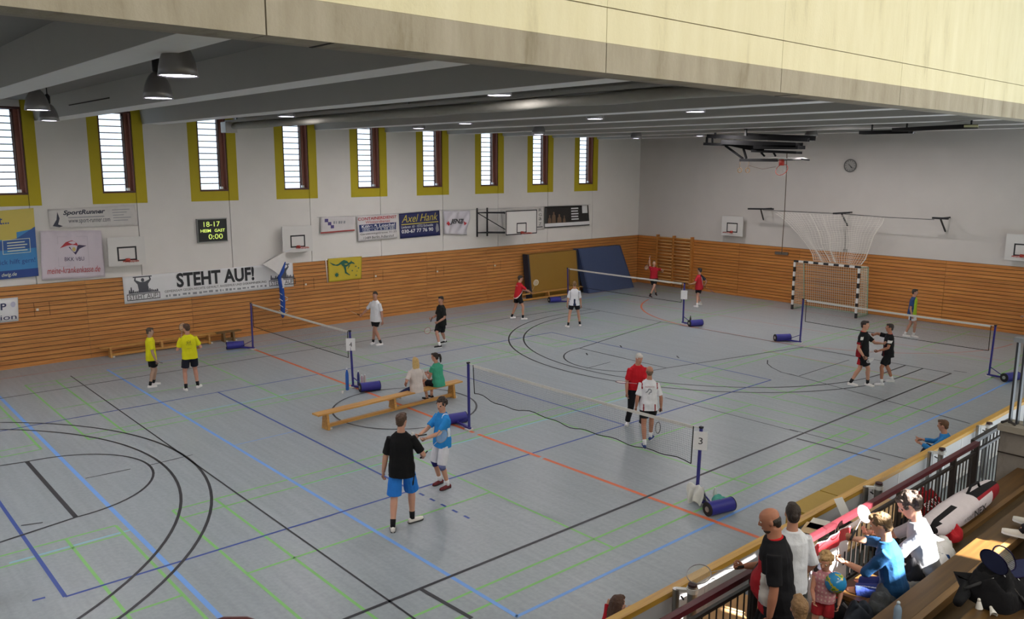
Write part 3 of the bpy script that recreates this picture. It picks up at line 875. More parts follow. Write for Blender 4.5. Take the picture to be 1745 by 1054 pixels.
def decal(res, text, h0, h1, w0, w1, color, back=True, parent=None, shear=0.0, polys=None):
    """print lettering onto the shirt: cast the glyphs along the body's forward axis"""
    o = res.shirt
    me = o.data; org = world_origin(o)
    bv = BVHTree.FromPolygons([v.co + org for v in me.vertices], [p.vertices for p in me.polygons])
    vs, fs = glyphs(text, shear) if text else polys
    sg = -1 if back else 1
    mb = MB(); out = []
    for a, b in vs:
        x = (w0 + (w1-w0)*a)*(1 if back else -1)
        p = res.pel0 + (res.cr*x + res.tu*(h0 + (h1-h0)*b))*res.s
        hit = bv.ray_cast(p + res.cf*(sg*.6*res.s), res.cf*(-sg))
        out.append((hit[0] + res.cf*(sg*.004)) if hit[0] else p + res.cf*(sg*.14*res.s))
    mb.add(out, fs)
    part('shirt_print', mb, paint(color), res.shirt, fix=False)

# ---- rackets
def racket(grip, direc, normal, label, group=None, frame='b04030', near=False, L=.67):
    g = Vector(grip); d = Vector(direc).normalized(); n = Vector(normal); n = (n - d*n.dot(d)).normalized(); w = d.cross(n)
    t = thing('badminton_racket', g, label, 'racket', group)
    part('handle', MB().tube([g - d*.08, g + d*.1], [.014, .0125], 8), mat('grip_tape', '2b2b2e', .8), t, True)
    part('shaft', MB().tube([g + d*.1, g + d*(L-.33)], .0042, 6), metal('c8c8cc'), t, True)
    c = g + d*(L-.33+.125)
    part('frame', MB().torus(c, d*.125, w*.098, .0062, 28, 6), metal(frame, .3), t, True)
    st = MB()
    for i in range(-8, 9):
        a = i/9
        hw = .096*math.sqrt(1-a*a); hd = .123*math.sqrt(1-a*a)
        st.tube([c + d*(.123*a) - w*hw, c + d*(.123*a) + w*hw], .0008 if near else .0011, 3, cap=False)
        st.tube([c + w*(.096*a) - d*hd, c + w*(.096*a) + d*hd], .0008 if near else .0011, 3, cap=False)
    part('strings', st, mat('strings', 'd8d8d0', .6), t)['kind'] = 'stuff'
    return t
# ================================================================== hall lamps (real light sources)
M_SHADE = mat('lamp_aluminium', '8f8d8f', 0.4, 0.6, var=0.08)
M_GLOW = mat('lamp_glow', 'f2eaff', 0.3, var=0, emit=14.0)
LAMPS = [((270, 168), 'bell lamp hanging lowest and nearest on the left'), ((304, 130), 'bell lamp just right of and above the nearest hanging one'),
         ((64, 188), 'bell lamp in front of the leftmost window, partly behind a beam'), ((84, 206), 'bell lamp just below and right of the leftmost lamp'),
         ((488, 199), 'bell lamp above the fourth window from the left'), ((851, 163), 'bell lamp showing largest near the middle of the ceiling'),
         ((713, 219), 'bell lamp above the sixth window from the left'), ((793, 211), 'bell lamp between the sixth and seventh windows'),
         ((918, 229), 'bell lamp right above the eighth window'), ((1014, 203), 'bell lamp above the last narrow window'),
         ((1084, 236), 'bell lamp nearest the corner of the hall'), ((1185, 191), 'bell lamp up left of the folded ceiling goal'),
         ((1226, 220), 'bell lamp right over the left end of the folded ceiling goal'), ((1192, 232), 'small bell lamp left of the folded ceiling goal'),
         ((1400, 212), 'bell lamp right of and above the folded ceiling goal'), ((1382, 233), 'bell lamp at the right end of the folded ceiling goal'),
         ((1548, 227), 'bell lamp below the flat folded rig at the right')]
def bell_lamp(p, label, k=1.0):
    x, y, z = p
    t = thing('bell_lamp', (x, y, z), label, 'lamp', 'bell lamps under the hall ceiling')
    prof = [(r_*k, h_) for r_, h_ in ((.05, .40), (.085, .385), (.13, .345), (.175, .275), (.21, .19), (.233, .10), (.25, .0), (.242, .0), (.224, .10), (.20, .19), (.165, .27), (.12, .33), (.06, .37))]
    part('shade', MB().lathe((x, y, z), prof, 24, cap=False), M_SHADE, t, True)
    part('ballast', MB().lathe((x, y, z), [(.05, .40), (.062, .42), (.062, .58), (.03, .62), (.012, .63), (.012, 7.95-z)], 12), M_BLACK, t, True)
    part('bulb', MB().lathe((x, y, z), [(.235*k, .012), (.17*k, .02), (.08*k, .03), (.002, .035)], 20), M_GLOW, t, True)
    l = bpy.data.lights.new('lamp_light', 'AREA'); l.shape = 'DISK'; l.size = .36; l.energy = LAMP_W; l.color = (1.0, .95, .93); l.spread = PI
    o = bpy.data.objects.new('lamp_light', l); COL.objects.link(o); o.parent = t; o.location = (0, 0, -.01)
LAMP_W = 74.0
for i, ((px, py), lab) in enumerate(LAMPS):
    if i < 4: p = F(px, py, 7.12)
    else:       # hangs in the middle of the bay between two beams, just above their undersides
        best = None
        for k in range(-3, 7):
            y = -23.02 + 3.07*k
            q = BW(px, py, y)
            if best is None or (q.x > 3.8 and abs(q.z-7.40) < abs(best.z-7.40)): best = q
        p = best
    bell_lamp(p, lab, .9 if i < 4 else 1.0)
# the same lamps go on over the part of the hall left of the picture
for x, y in ((4.5, -34.5), (10.5, -34.5), (16.5, -34.5), (4.5, -40.5), (10.5, -40.5), (16.5, -40.5)): bell_lamp(Vector((x, y, 7.05)), 'bell lamp over the court left of the picture, %s row, %s from the window wall' % ('first' if y > -37 else 'second', {4.5: 'first', 10.5: 'second', 16.5: 'third'}[x]))

# ================================================================== net posts and nets
M_POST = mat('post_violet_blue', '2c2a7c', 0.38, var=0.06)
M_ROLL = mat('roller_violet_blue', '2a2a86', 0.45, var=0.06)
M_RUB = mat('rubber_black', '17171a', 0.7, var=0.05)
M_PAPER = mat('paper_white', 'e4e4e6', 0.7, var=0.02)
def net_post(bx, by, top, rdir, label, sign=None, sign_face=None, sroll=(1, 0)):
    b = Vector((bx, by, 0)); tp = Vector(top); r = Vector((rdir[0], rdir[1], 0)).normalized(); q = Vector((-r.y, r.x, 0))
    t = thing('net_post', b, label, 'post', 'badminton net posts')
    part('pole', MB().bar(b + Vector((0, 0, .02)), tp, .045, .045), M_POST, t)
    part('top_hook', MB().box(tp + Vector((-.03, -.03, -.005)), tp + Vector((.03, .03, .03))), M_BLACK, t)
    e = b + r*.62
    part('foot_bar', MB().bar(b + Vector((0, 0, .05)) - r*.05, e + Vector((0, 0, .07)), .06, .05), M_POST, t)
    part('brace', MB().bar(b + Vector((0, 0, .30)), b + r*.45 + Vector((0, 0, .08)), .02, .02), M_POST, t)
    part('foot_pad', MB().box(b + Vector((-.08, -.08, 0)), b + Vector((.08, .08, .035))), paint('c9c6c2'), t)
    ax = Vector((sroll[0], sroll[1], 0)).normalized(); c = e + Vector((0, 0, .13))
    ro = part('roller', MB().cyl(c - ax*.27, c + ax*.27, .125, 20), M_ROLL, t); autosmooth(ro)
    for s in (-1, 1):
        rm = part('roller_rim', MB().cyl(c + ax*(.27*s), c + ax*(.285*s), .128, 20).cyl(c + ax*(.285*s), c + ax*(.295*s), .05, 12, 1), [M_RUB, M_STEEL], t); autosmooth(rm)
    if sign is not None:
        z0, n = sign_face
        n = Vector(n).normalized(); h = Vector((0, 0, 1)).cross(n).normalized(); u = Vector((0, 0, 1))
        base = b.lerp(tp, z0/tp.z) + n*.03
        w, hh = .125, .175
        so = part('number_sign', MB().obox(base, h*w, n*.003, u*hh), M_PAPER, t)
        if sign:
            Q = Quad(base + h*-w + u*hh, base + h*w + u*hh, base + h*w - u*hh, base + h*-w - u*hh, n)
            mb = MB(); Q.text(mb, sign, .36, .66, .32, .68, 0, .006)
            part('number', mb, paint('2c2c33'), so, fix=False)
    return tp
M_NET = mat('net_dark_cord', '100e0c', 0.8, var=0)
M_TAPE = mat('net_white_tape', 'dcd9d2', 0.7, var=0.04)
def net(a, b, label, depth=.76, sag=.03, wave=0.0, seed=1, w0=.0, cell=.04, tape=.055, inset=.12):
    a, b = Vector(a), Vector(b); d = (b-a)
    rnd = random.Random(seed); ph = rnd.uniform(0, 6)
    nrm = Vector((-d.y, d.x, 0)).normalized()
    def pt(u, v):   # v 0 bottom .. 1 top
        p = a + d*u; p.z -= sag*4*u*(1-u)
        lo = depth + wave*(math.sin(u*22+ph)*.5 + math.sin(u*51+2*ph)*.4)
        p.z -= lo*(1-v)
        return p + nrm*(wave*.8*math.sin(u*17+ph*2)*(1-v))
    u0 = inset/d.length; u1 = 1-u0
    t = thing('badminton_net', ((a+b)/2).to_2d().to_3d(), label, 'net', 'badminton nets')
    m = MB(); L = d.length; nu = int(L/cell); nv = int(depth/cell)
    for i in range(nu+1):
        u = u0 + (u1-u0)*i/nu
        m.tube([pt(u, k/4) for k in range(5)], .0009, 3, cap=False)
    for j in range(nv+1):
        m.tube([pt(u0 + (u1-u0)*i/24, j/nv) for i in range(25)], .0009, 3, cap=False)
    part('netting', m, M_NET, t)['kind'] = 'stuff'
    part('top_tape', MB().sheet(lambda u, v: pt(u0+(u1-u0)*u, 1) + Vector((0, 0, -tape*(1-v))), 24, 1, nrm*.012), M_TAPE, t)
    part('top_cord', MB().tube([pt(u, 1) for u in (0, u0, .25, .5, .75, u1, 1)], .008, 5), M_TAPE, t)
    part('bottom_cord', MB().tube([pt(u0+(u1-u0)*i/40, 0) for i in range(41)], .009, 5), M_NET, t)
    for u in (u0, u1): part('side_cord', MB().tube([pt(u, k/4) for k in range(5)], .011, 5), M_NET, t)
    return t
tc = lambda p: (CAM.x-p[0], CAM.y-p[1], 0)
def top_at(px, py, y): return BW(px, py, y)
T = {}
for k, (bp_, tpx, rd, lab, sg, zf, sr) in {
    '4a': ((431, 594.7), (427.4, 516.8), (-1, -.9), 'violet blue net post with roller foot near the long bench at the left wall', None, 0, (.3, 1)),
    '4b': ((602, 660), (596, 564.3), (.55, .15), 'violet blue net post with sign number 4, beside bottles', '4', 1.22, (.25, 1)),
    '3a': ((799.5, 732.4), (798, 618.8), (-.9, .1), 'violet blue net post in the middle, standing behind the player in bright blue', None, 0, (.2, 1)),
    '3b': ((1187, 853), (1195, 728.8), (1, -.25), 'violet blue net post with sign number 3 and a towel on its foot', '3', 1.18, (.25, 1)),
    '2a': ((968.2, 515.3), (967.4, 456.8), (-.6, -.5), 'violet blue net post in front of the blue crash mat', None, 0, (.3, 1)),
    '2b': ((1163.8, 551.2), (1166.5, 482.5), (.8, -.05), 'violet blue net post with a blank white paper, left of the striped goal', '', 1.15, (.4, 1)),
    '1a': ((1363, 584.5), (1369, 509.8), (-.9, -.2), 'violet blue net post in front of the striped goal', None, 0, (.6, 1)),
    '1b': ((1685, 641), (1696.5, 555), (.9, -.15), 'violet blue net post at far right, nearest the glass screen', None, 0, (.35, 1))}.items():
    b = F(*bp_); tp = top_at(tpx[0], tpx[1], b.y)
    T[k] = net_post(b.x, b.y, tp, rd, lab, sg, (zf, tc(b)), sr)
net(T['4a'], T['4b'], 'badminton net with white tape strung in front of the banner wall on the left', sag=.015, seed=2)
net(T['3a'], T['3b'], 'badminton net with loose wavy bottom edge in the middle foreground', sag=.03, wave=.05, seed=5, depth=.70, inset=.16)
net(T['2a'], T['2b'], 'badminton net stretched in front of the crash mats and wall bars', sag=.012, seed=3)
net(T['1a'], T['1b'], 'badminton net at the right, in front of the striped goal', sag=.02, seed=4)

# ================================================================== benches
M_BENCH = wood_mat('bench_pine', 'b07b3a', 'd2a25a', 'Y', 0.4, 1.0, 0.1)
def gym_bench(a, b, label, h=.40, w=.27, group=None, legs=3, dark=False):
    a, b = Vector(a), Vector(b); d = (b-a); L = d.length; d.normalize(); q = Vector((-d.y, d.x, 0)); z = Vector((0, 0, 1))
    t = thing('gym_bench', (a+b)/2, label, 'bench', group)
    m = M_BENCH if not dark else wood_mat('bench_dark', '5d4526', '7d6238', 'Y')
    o = part('seat', MB().obox((a+b)/2 + z*(h-.018), d*(L/2), q*(w/2), z*.018), m, t)
    part('beam', MB().obox((a+b)/2 + z*.075, d*(L/2-.3), q*.045, z*.035), m, t)
    for k in range(legs):
        c = a + d*(.28 + (L-.56)*k/(legs-1)); zb = .0 if k in (0, legs-1) else .11
        poly = [c - q*.14 + z*zb, c + q*.14 + z*zb, c + q*.085 + z*(h-.036), c - q*.085 + z*(h-.036)]
        part('leg', MB().prism([p - d*.03 for p in poly], d*.06), m, t)
        if k in (0, legs-1): part('foot_bracket', MB().obox(c + z*.02 + d*.06, d*.05, q*.10, z*.02), paint('d0cdc8'), t)
    return t
gym_bench((11.42, -25.15, 0), (11.18, -20.72, 0), 'long pine gym bench in mid court, two young women sit on it', .42)
gym_bench((.35, -26.7, 0), (.35, -22.95, 0), 'long low bench along the boarded wall, behind the two yellow shirts', .36, .25)
gym_bench((.4, -23.0, 0), (.4, -22.1, 0), 'short dark stool bench at the end of the long wall bench', .36, .25, None, 2, True)
gym_bench((.85, -9.7, 0), (.9, -5.2, 0), 'low bench standing in front of the ochre crash mat', .36, .25)

# ================================================================== crash mats
def mat_slab(corners, th, m, edge, label):   # four floor/top corners, thickness vector
    bl, br, tr, tl = [Vector(c) for c in corners]; th = Vector(th)
    t = thing('crash_mat', (bl+br)/2, label, 'mat')
    part('cover', MB().add([bl, br, tr, tl, bl+th, br+th, tr+th, tl+th], [(0,1,2,3),(7,6,5,4),(1,5,6,2),(0,3,7,4),(3,2,6,7),(0,4,5,1)]), m, t)
    k = th*.12
    for a, b in ((bl, tl), (br, tr)):
        e = MB()
        d = (br-bl).normalized()*.05
        e.add([a-d-k*.1, a+d-k*.1, b+d-k*.1, b-d-k*.1, a-d+th+k, a+d+th+k, b+d+th+k, b-d+th+k], [(0,1,2,3),(7,6,5,4),(1,5,6,2),(0,3,7,4),(3,2,6,7),(0,4,5,1)])
        part('edge_binding', e, edge, t)
    return t
M_OCH = mat('mat_ochre', '8d6a24', 0.55, var=0.06, scale=2, bump=0.1, bscale=4)
M_MATB = mat('mat_blue', '39486b', 0.6, var=0.05, scale=2, bump=0.08, bscale=5)
mat_slab([(.66, -8.25, 0.01), (.66, -5.05, 0.01), (.40, -5.05, 2.05), (.40, -8.25, 2.05)], (-.30, 0, 0), M_OCH, mat('mat_edge', '1d2434', .6), 'large ochre crash mat leaning on the boarded wall')
mat_slab([(1.15, -4.9, 0.01), (1.25, -1.75, 0.01), (.44, -1.95, 2.1), (.40, -4.9, 2.1)], (-.30, 0, .0), M_MATB, mat('mat_edge_blue', '2b3a5c', .6), 'large dark blue crash mat leaning on the wall near the corner')

# ================================================================== wall bars
M_BARS = wood_mat('bars_timber', 'a8682c', 'cf8f48', 'X', 0.4)
M_RUNG = wood_mat('rung_ash', 'cf9a5a', 'e6bc82', 'X', 0.4)
wb = thing('wall_bars', (2.6, -.1, 0), 'wooden climbing wall bars on the back wall near the corner', 'wall bars')
XS = [1.42, 2.45, 3.55]
for x in XS: part('upright', MB().box((x-.05, -.2, .05), (x+.05, -.03, 2.62)), M_BARS, wb)
for a, b in zip(XS[:-1], XS[1:]):
    for k in range(15):
        part('rung', MB().tube([(a+.05, -.16, .2+.165*k), (b-.05, -.16, .2+.165*k)], .027, 8), M_RUNG, wb, True)

# ================================================================== basketball hoops
M_BOARD = mat('board_white', 'd6d3d0', 0.45, var=0.02)
M_RIM = mat('rim_red', 'b0372b', 0.4, var=0.05)
M_HNET = mat('hoop_net_cord', 'd8d5cf', 0.8, var=0)
def hoop(c, n, w, h, label, off, target=True, rim=.45, border=False, mark=False, ext=None, net_on=False):
    """c: board centre, n: outward normal (horizontal)"""
    c, n = Vector(c), Vector(n); u = Vector((0, 0, 1)); r = u.cross(n)
    t = thing('basketball_hoop', c - n*off, label, 'hoop', None)
    bo = part('backboard', MB().obox(c, r*(w/2), n*.015, u*(h/2)), M_BOARD, t)
    Q = Quad(c - r*(w/2) + u*(h/2), c + r*(w/2) + u*(h/2), c + r*(w/2) - u*(h/2), c - r*(w/2) - u*(h/2), n)
    mb = MB(); tw, th = (.59/w, .45/h); v0 = .18 if not border else .06
    Q.frame(mb, .5-tw/2, .5+tw/2, v0, v0+th, .05/w, 0, .018, w/h)
    if border: Q.frame(mb, 0, 1, 0, 1, .045/w, 0, .018, w/h)
    part('target_lines', mb, paint('17171b'), bo, fix=False)
    rc = c + n*(.015+.12+rim/2) + u*(-h/2+v0*h+.02)
    rm = part('rim', MB().torus(rc, r*(rim/2), n*(rim/2), .011, 28, 6).box(rc - n*(rim/2+.12) - Vector((.06, .06, .05)), rc - n*(rim/2+.1) + Vector((.06, .06, .05))).bar(rc - n*(rim/2+.12), rc - n*(rim/2), .1, .03), M_RIM, t, True)
    hk = MB()
    for k in range(12): a = 2*PI*k/12; hk.tube([rc + r*(rim/2*math.cos(a)) + n*(rim/2*math.sin(a)), rc + r*(rim/2*math.cos(a)) + n*(rim/2*math.sin(a)) - u*.03], .006, 4)
    part('net_hook', hk, M_RIM, rm)['kind'] = 'stuff'
    if net_on:
        nm = MB()
        for s in (-1, 1):
            for k in range(12):
                pts = []
                for j in range(6):
                    a = 2*PI*(k + s*j*.5)/12; rr = rim/2*(1-.42*j/5)
                    pts.append(rc + r*(rr*math.cos(a)) + n*(rr*math.sin(a)) - u*(.03+.42*j/5))
                nm.tube(pts, .003, 3, cap=False)
        part('hoop_net', nm, M_HNET, rm)['kind'] = 'stuff'
    if ext is None:
        br = MB()
        for s in (-1, 1):
            br.bar(c + r*(s*w*.3) + u*(h*.25), c + r*(s*w*.3) + u*(h*.25) - n*(off-.035), .04)
            br.bar(c + r*(s*w*.3) - u*(h*.25), c + r*(s*w*.3) - u*(h*.25) - n*(off-.035), .04)
        part('wall_bracket', br, paint('8d8a88'), t)
    return t, rc
q = LW(216, 428, .33); hoop(q, (1, 0, 0), 1.13, .92, 'white basketball hoop on the left wall beside the pale crumpled banner', .33)
q = LW(507, 407, .33); hoop(q, (1, 0, 0), 1.2, .95, 'white basketball hoop on the left wall above the furled flag', .33)
q = BW(1248, 385, -.33); hoop(q, (0, -1, 0), 1.15, .92, 'white basketball hoop on the back wall near the wall bars', .33)
q = BW(1741, 422, -.33); q.x += .05; hoop(q, (0, -1, 0), 1.15, .95, 'white basketball hoop cut by the right edge on the back wall', .33)
q = LW(888.5, 378.5, 1.25)
t, rc = hoop(q, (1, 0, 0), 1.85, 1.06, 'large black framed basketball hoop swung out on a steel frame', 1.25, border=True, ext=1, net_on=True)
fr = MB()
yl, yb = LW(812, 386).y, q.y
for y in (yl, yb - .95):
    fr.bar((.05, y, 3.0), (.05, y, 4.25), .05)
for z in (3.18, 4.05):
    fr.bar((.05, yl, z), (1.15, yb-.5, z), .045); fr.bar((.05, yb-.95, z), (1.15, yb+.2, z), .045); fr.bar((.05, yl, z), (.05, yb-.95, z), .035)
    fr.bar((1.15, yb-.7, z), (1.15, yb+.6, z), .05)
fr.bar((.05, yl, 4.05), (1.15, yb-.5, 3.18), .035); fr.bar((1.15, yb-.5, 3.1), (1.15, yb-.5, 4.1), .05); fr.bar((1.15, yb+.3, 3.1), (1.15, yb+.3, 4.1), .05)
part('swing_frame', fr, M_BLACK, t)

# folded ceiling goal
M_JET = mat('jet_black_steel', '08080a', 0.7, var=0, spec=.2)
def ceil_goal():
    Y = -7.0
    t = thing('ceiling_goal', (11.2, Y, 7.2), 'black folded ceiling basketball goal with hanging ring and gym rings, before the back wall', 'ceiling goal')
    X = lambda px, py: BW(px, py, Y)
    part('hanger', MB().bar(X(1271, 216), X(1271, 234), .07).bar(X(1219, 226), X(1219, 236), .06).bar(Vector((X(1271,216).x, Y, 7.9)), X(1271, 218), .07), M_BLACK, t)
    part('ceiling_rail', MB().bar(X(1206, 232), X(1378, 238), .14, .13).bar(X(1260, 230) + Vector((0, .5, .0)), X(1376, 235) + Vector((0, .5, 0)), .12, .16), M_JET, t)
    part('lower_rail', MB().bar(X(1200, 245), X(1290, 248), .12, .10).bar(X(1235, 242), X(1362, 247), .5, .16).bar(X(1235, 243), X(1300, 257), .14).bar(X(1285, 257), X(1362, 260), .4, .09).bar(X(1290, 251), X(1366, 251), .5, .12), M_JET, t)
    for a, b, w in (((1236, 248), (1266, 270), .05), ((1267, 253), (1272, 270), .05), ((1205, 233), (1204, 245), .05), ((1214, 233), (1214, 245), .04), ((1297, 260), (1303, 266), .04), ((1317, 258), (1322, 266), .04)):
        part('fold_arm', MB().bar(X(*a), X(*b), w*1.3), M_JET, t)
    bb = part('backboard', MB().add([X(1262, 272) + Vector((0, 0, 0)), X(1378, 271), X(1345, 270) + Vector((0, 1.0, .05)), X(1290, 270) + Vector((0, 1.0, .05))] + [X(1262, 274), X(1378, 273), X(1345, 272) + Vector((0, 1.0, .05)), X(1290, 272) + Vector((0, 1.0, .05))],
                                      [(0,1,2,3),(7,6,5,4),(0,4,5,1),(1,5,6,2),(2,6,7,3),(3,7,4,0)]), M_BOARD, t)
    part('board_edge', MB().bar(X(1261, 272.5), X(1325, 273), .08, .10).bar(X(1366, 271), X(1379, 272.5), .07, .05).bar(X(1325, 273), X(1366, 272), .03, .03), M_BLACK, bb)
    rc = X(1332, 289); part('rim', MB().torus(rc, Vector((.225, 0, 0)), Vector((0, .12, .19)), .011, 24, 6).box(X(1332, 276) - Vector((.09, .03, .12)), X(1332, 276) + Vector((.09, .03, .1))), M_RIM, t, True)
    nm = MB()
    for k in range(10):
        a = 2*PI*k/10; nm.tube([rc + Vector((.22*math.cos(a), .11*math.sin(a), .18*math.sin(a))), rc + Vector((.12*math.cos(a), .08*math.sin(a), -.22))], .003, 3)
    part('hoop_net', nm, M_HNET, t)['kind'] = 'stuff'
    for px in (1260.5, 1274):
        c = X(px, 290); part('gym_ring', MB().torus(c, Vector((.085, 0, 0)), Vector((0, 0, .085)), .014, 20, 6).tube([c + Vector((0, 0, .085)), X(px + (3 if px > 1265 else 1), 274)], .008, 5), wood_mat('ring_wood', '8a6840', 'b08a58', 'X'), t, True)
    part('safety_cord', MB().tube([X(1276, 282), X(1300, 288), X(1322, 284)], .008, 5), paint('7a5a4a'), t)
ceil_goal()
rp = MB().tube([BW(1341, 262, -6.6), BW(1340, 300, -5.2), BW(1337, 360, -2.6), BW(1332, 432, -.15)], .018, 6)
solo('pull_rope', rp, mat('rope', '7b6a5c', .9, var=.2, scale=30), BW(1332, 432, -.15), 'long pull rope running from the ceiling goal down to the boarding', 'rope')
solo('rope_cleat', MB().box((8.1, -.08, 2.15), (8.75, -.03, 2.28)), metal('8f8c88'), (8.4, -.05, 2.15), 'steel cleat plate on the boarding below the pull rope', 'cleat')
t = thing('folded_ceiling_rig', (17, -8, 7.2), 'flat black folded rig hanging under the ceiling at the upper right', 'ceiling rig')
A, Bq, Cq = F(1468, 226, 7.2), F(1655, 215, 7.2), F(1548, 217, 7.35)
part('rail', MB().bar(A, F(1552, 224, 7.2), .4, .11).bar(F(1530, 221, 7.25), Bq, .4, .11), M_JET, t)
part('hanger', MB().bar(A + Vector((.3, .1, 0)), A + Vector((.3, .1, .7)), .04).bar(F(1545, 222, 7.25), F(1545, 222, 7.25) + Vector((0, 0, .7)), .04).bar(Bq, Bq + Vector((0, 0, .7)), .04), M_BLACK, t)
part('end_cap', MB().obox(Bq, (.16, .05, 0), (-.05, .16, 0), (0, 0, .03)), paint('b8b48a'), t)
# divider curtain rolled under the ceiling
t = thing('divider_curtain', (11, -22.1, 7.25), 'long rolled divider curtain hanging under the ceiling beams', 'curtain')
part('curtain_roll', MB().sheet(lambda u, v: Vector((.9 + 21.4*u, -22.1 + .16*math.cos(2*PI*v) + .015*math.sin(u*60), 7.36 + .11*math.sin(2*PI*v) + .012*math.sin(u*45+v*9))), 60, 10), mat('curtain_grey', '9a978e', .8, var=.1, bump=.2, bscale=12), t, True)
part('curtain_rail', MB().box((.5, -22.3, 7.48), (22.3, -21.9, 7.56)), M_CEIL, t)
for x in (1, 6, 11, 16, 21): part('hanger', MB().box((x-.03, -22.13, 7.56), (x+.03, -22.07, 7.95)), M_STEEL, t)
part('end_bracket', MB().box((.4, -22.4, 7.15), (.8, -22.0, 7.5)), paint('c4c1bd'), t)

def prints(o, *sets):
    for nm, m, mb in sets:
        if len(mb.k) > 14: part(nm, mb, m, o, fix=False)['kind'] = 'stuff'; continue
        v0 = f0 = 0
        for v1, f1 in mb.k:      # every line of lettering, field or figure is a part of its own
            c = MB(); c.add(mb.v[v0:v1], [tuple(i-v0 for i in f) for f in mb.f[f0:f1]]); v0, f0 = v1, f1
            part(nm, c, m, o, fix=False)
# ================================================================== clock, scoreboard
c = BW(1449, 282, -.06)
t = thing('wall_clock', c, 'round wall clock high on the back wall', 'clock')
Mx = Matrix.Rotation(PI/2, 3, 'X')
autosmooth(part('rim', MB().lathe(c, [(.25, -.05), (.27, .03), (.24, .03), (.23, .01)], 28, 0, Mx), mat('clock_rim', '5c5a58', .4), t))
part('dial', MB().lathe(c, [(.235, -.01), (.235, .012)], 28, 0, Mx), mat('clock_face', '9b9894', .5), t)
mk = MB()
for k in range(12):
    a = 2*PI*k/12; d = Vector((math.sin(a), 0, math.cos(a)))
    mk.bar(c + d*.175 + Vector((0, -.016, 0)), c + d*.215 + Vector((0, -.016, 0)), .018, .006, up=(0, 1, 0))
part('hour_mark', mk, paint('26262a'), t)
part('clock_hand', MB().bar(c + Vector((-.07, -.022, .06)), c + Vector((.12, -.022, -.11)), .018, .006, up=(0, 1, 0)).bar(c + Vector((0, -.026, 0)), c + Vector((.07, -.026, -.1)), .022, .006, up=(0, 1, 0)), paint('1c1c20'), t)
a_, b_, c_, d_ = LW(337.5, 375, .14), LW(386, 372, .14), LW(388, 409, .14), LW(340, 412.5, .14)
y0, y1 = (a_.y+d_.y)/2, (b_.y+c_.y)/2; z0, z1 = (c_.z+d_.z)/2, (a_.z+b_.z)/2
t = thing('scoreboard', (0, y0, z0), 'black electronic scoreboard with green digits on the left wall', 'scoreboard')
part('case', MB().box((0, y0, z0), (.13, y1, z1)), mat('scoreboard_black', '14161a', .4), t)
part('case_frame', MB().box((.0, y0-.03, z0-.03), (.10, y1+.03, z0)).box((0, y0-.03, z1), (.1, y1+.03, z1+.03)).box((0, y0-.03, z0), (.1, y0, z1)), metal('8f8f92'), t)
Q = Quad((.13, y0, z1), (.13, y1, z1), (.13, y1, z0), (.13, y0, z0), (1, 0, 0))
mb = MB(); Q.text(mb, 'HEIM', .06, .42, .42, .56, bold=.02); Q.text(mb, 'GAST', .55, .92, .42, .56, bold=.02)
for s, u0, u1, v0, v1 in (('18-17', .18, .75, .67, .90), ('0:00', .33, .83, .10, .33)):
    Q.text(mb, s, u0, u1, v0, v1)
prints(t, ('display', mat('led_green', 'c6d96a', .4, var=0, emit=.9), mb))

# ================================================================== banners on the left wall
def LQ(tl, tr, br, bl, x=.03, wave=None): return Quad(LW(*tl, x), LW(*tr, x), LW(*br, x), LW(*bl, x), (1, 0, 0), wave)
NAVY, INK, RED, GREY = paint('20265c'), paint('23242b'), paint('b3202c'), paint('8e9096')
def banner(Q, label, mats, cat='banner', at=None, nu=16, nv=8, name='banner'):
    mb = MB(); Q.body(mb, nu, nv, .008)
    o = part(name, mb, mats, None, True, Q.at(.5, 0)); setp(o, label, cat)
    return o
wv = lambda amp, fu, fv, ph=0: (lambda u, v: .03 + amp*math.sin(u*fu+ph)*(1.1-v) + amp*.5*math.sin(v*fv+u*4))
# yellow and blue advertisement cut by the left edge
Q = LQ((-75, 365), (56.5, 354), (65.5, 469.5), (-72, 483), .03, wv(.01, 9, 5))
o = banner(Q, 'yellow and blue advertising banner cut by the left edge', mat('banner_sky', '3f86c0', .6, var=.15, scale=1.5))
cv = [(0, .30), (.25, .31), (.5, .36), (.75, .45), (1, .64)]
mb = MB()
for (u0, v0), (u1, v1) in zip(cv[:-1], cv[1:]): Q.poly(mb, [(u0, v0+.22), (u1, min(v1+.1, .70)), (u1, 1), (u0, 1)], 0, .006)
m2 = MB()
for (u0, v0), (u1, v1) in zip([(0, .52), (.5, .52), (.75, .55), (1, .70)][:-1], [(0, .52), (.5, .52), (.75, .55), (1, .70)][1:]): Q.poly(m2, [(u0, .42), (u1, .42), (u1, v1+.03), (u0, v0+.03)], 0, .007)
m3 = MB(); Q.rect(m3, 0, 1, 0, .12, 0, .007); Q.text(m3, 't...', .53, .66, .80, .90, 0, .012, 0, .01); Q.text(m3, 'ick hilft gern!', .52, .97, .19, .28, 0, .012)
m4 = MB(); Q.text(m4, 'dwig.de', .53, .72, .02, .09, 0, .014, .2, .01); Q.frame(m4, .56, .92, .36, .57, .008, 0, .012)
for k in range(4): Q.rect(m4, .62, .88 - .03*(k % 2), .395+.04*k, .41+.04*k, 0, .012, 3)
prints(o, ('yellow_field', paint('c7b455'), mb), ('dark_blue_field', paint('2a5597'), m2), ('dark_print', paint('1f3f86'), m3), ('pale_print', paint('d8d9c0'), m4))
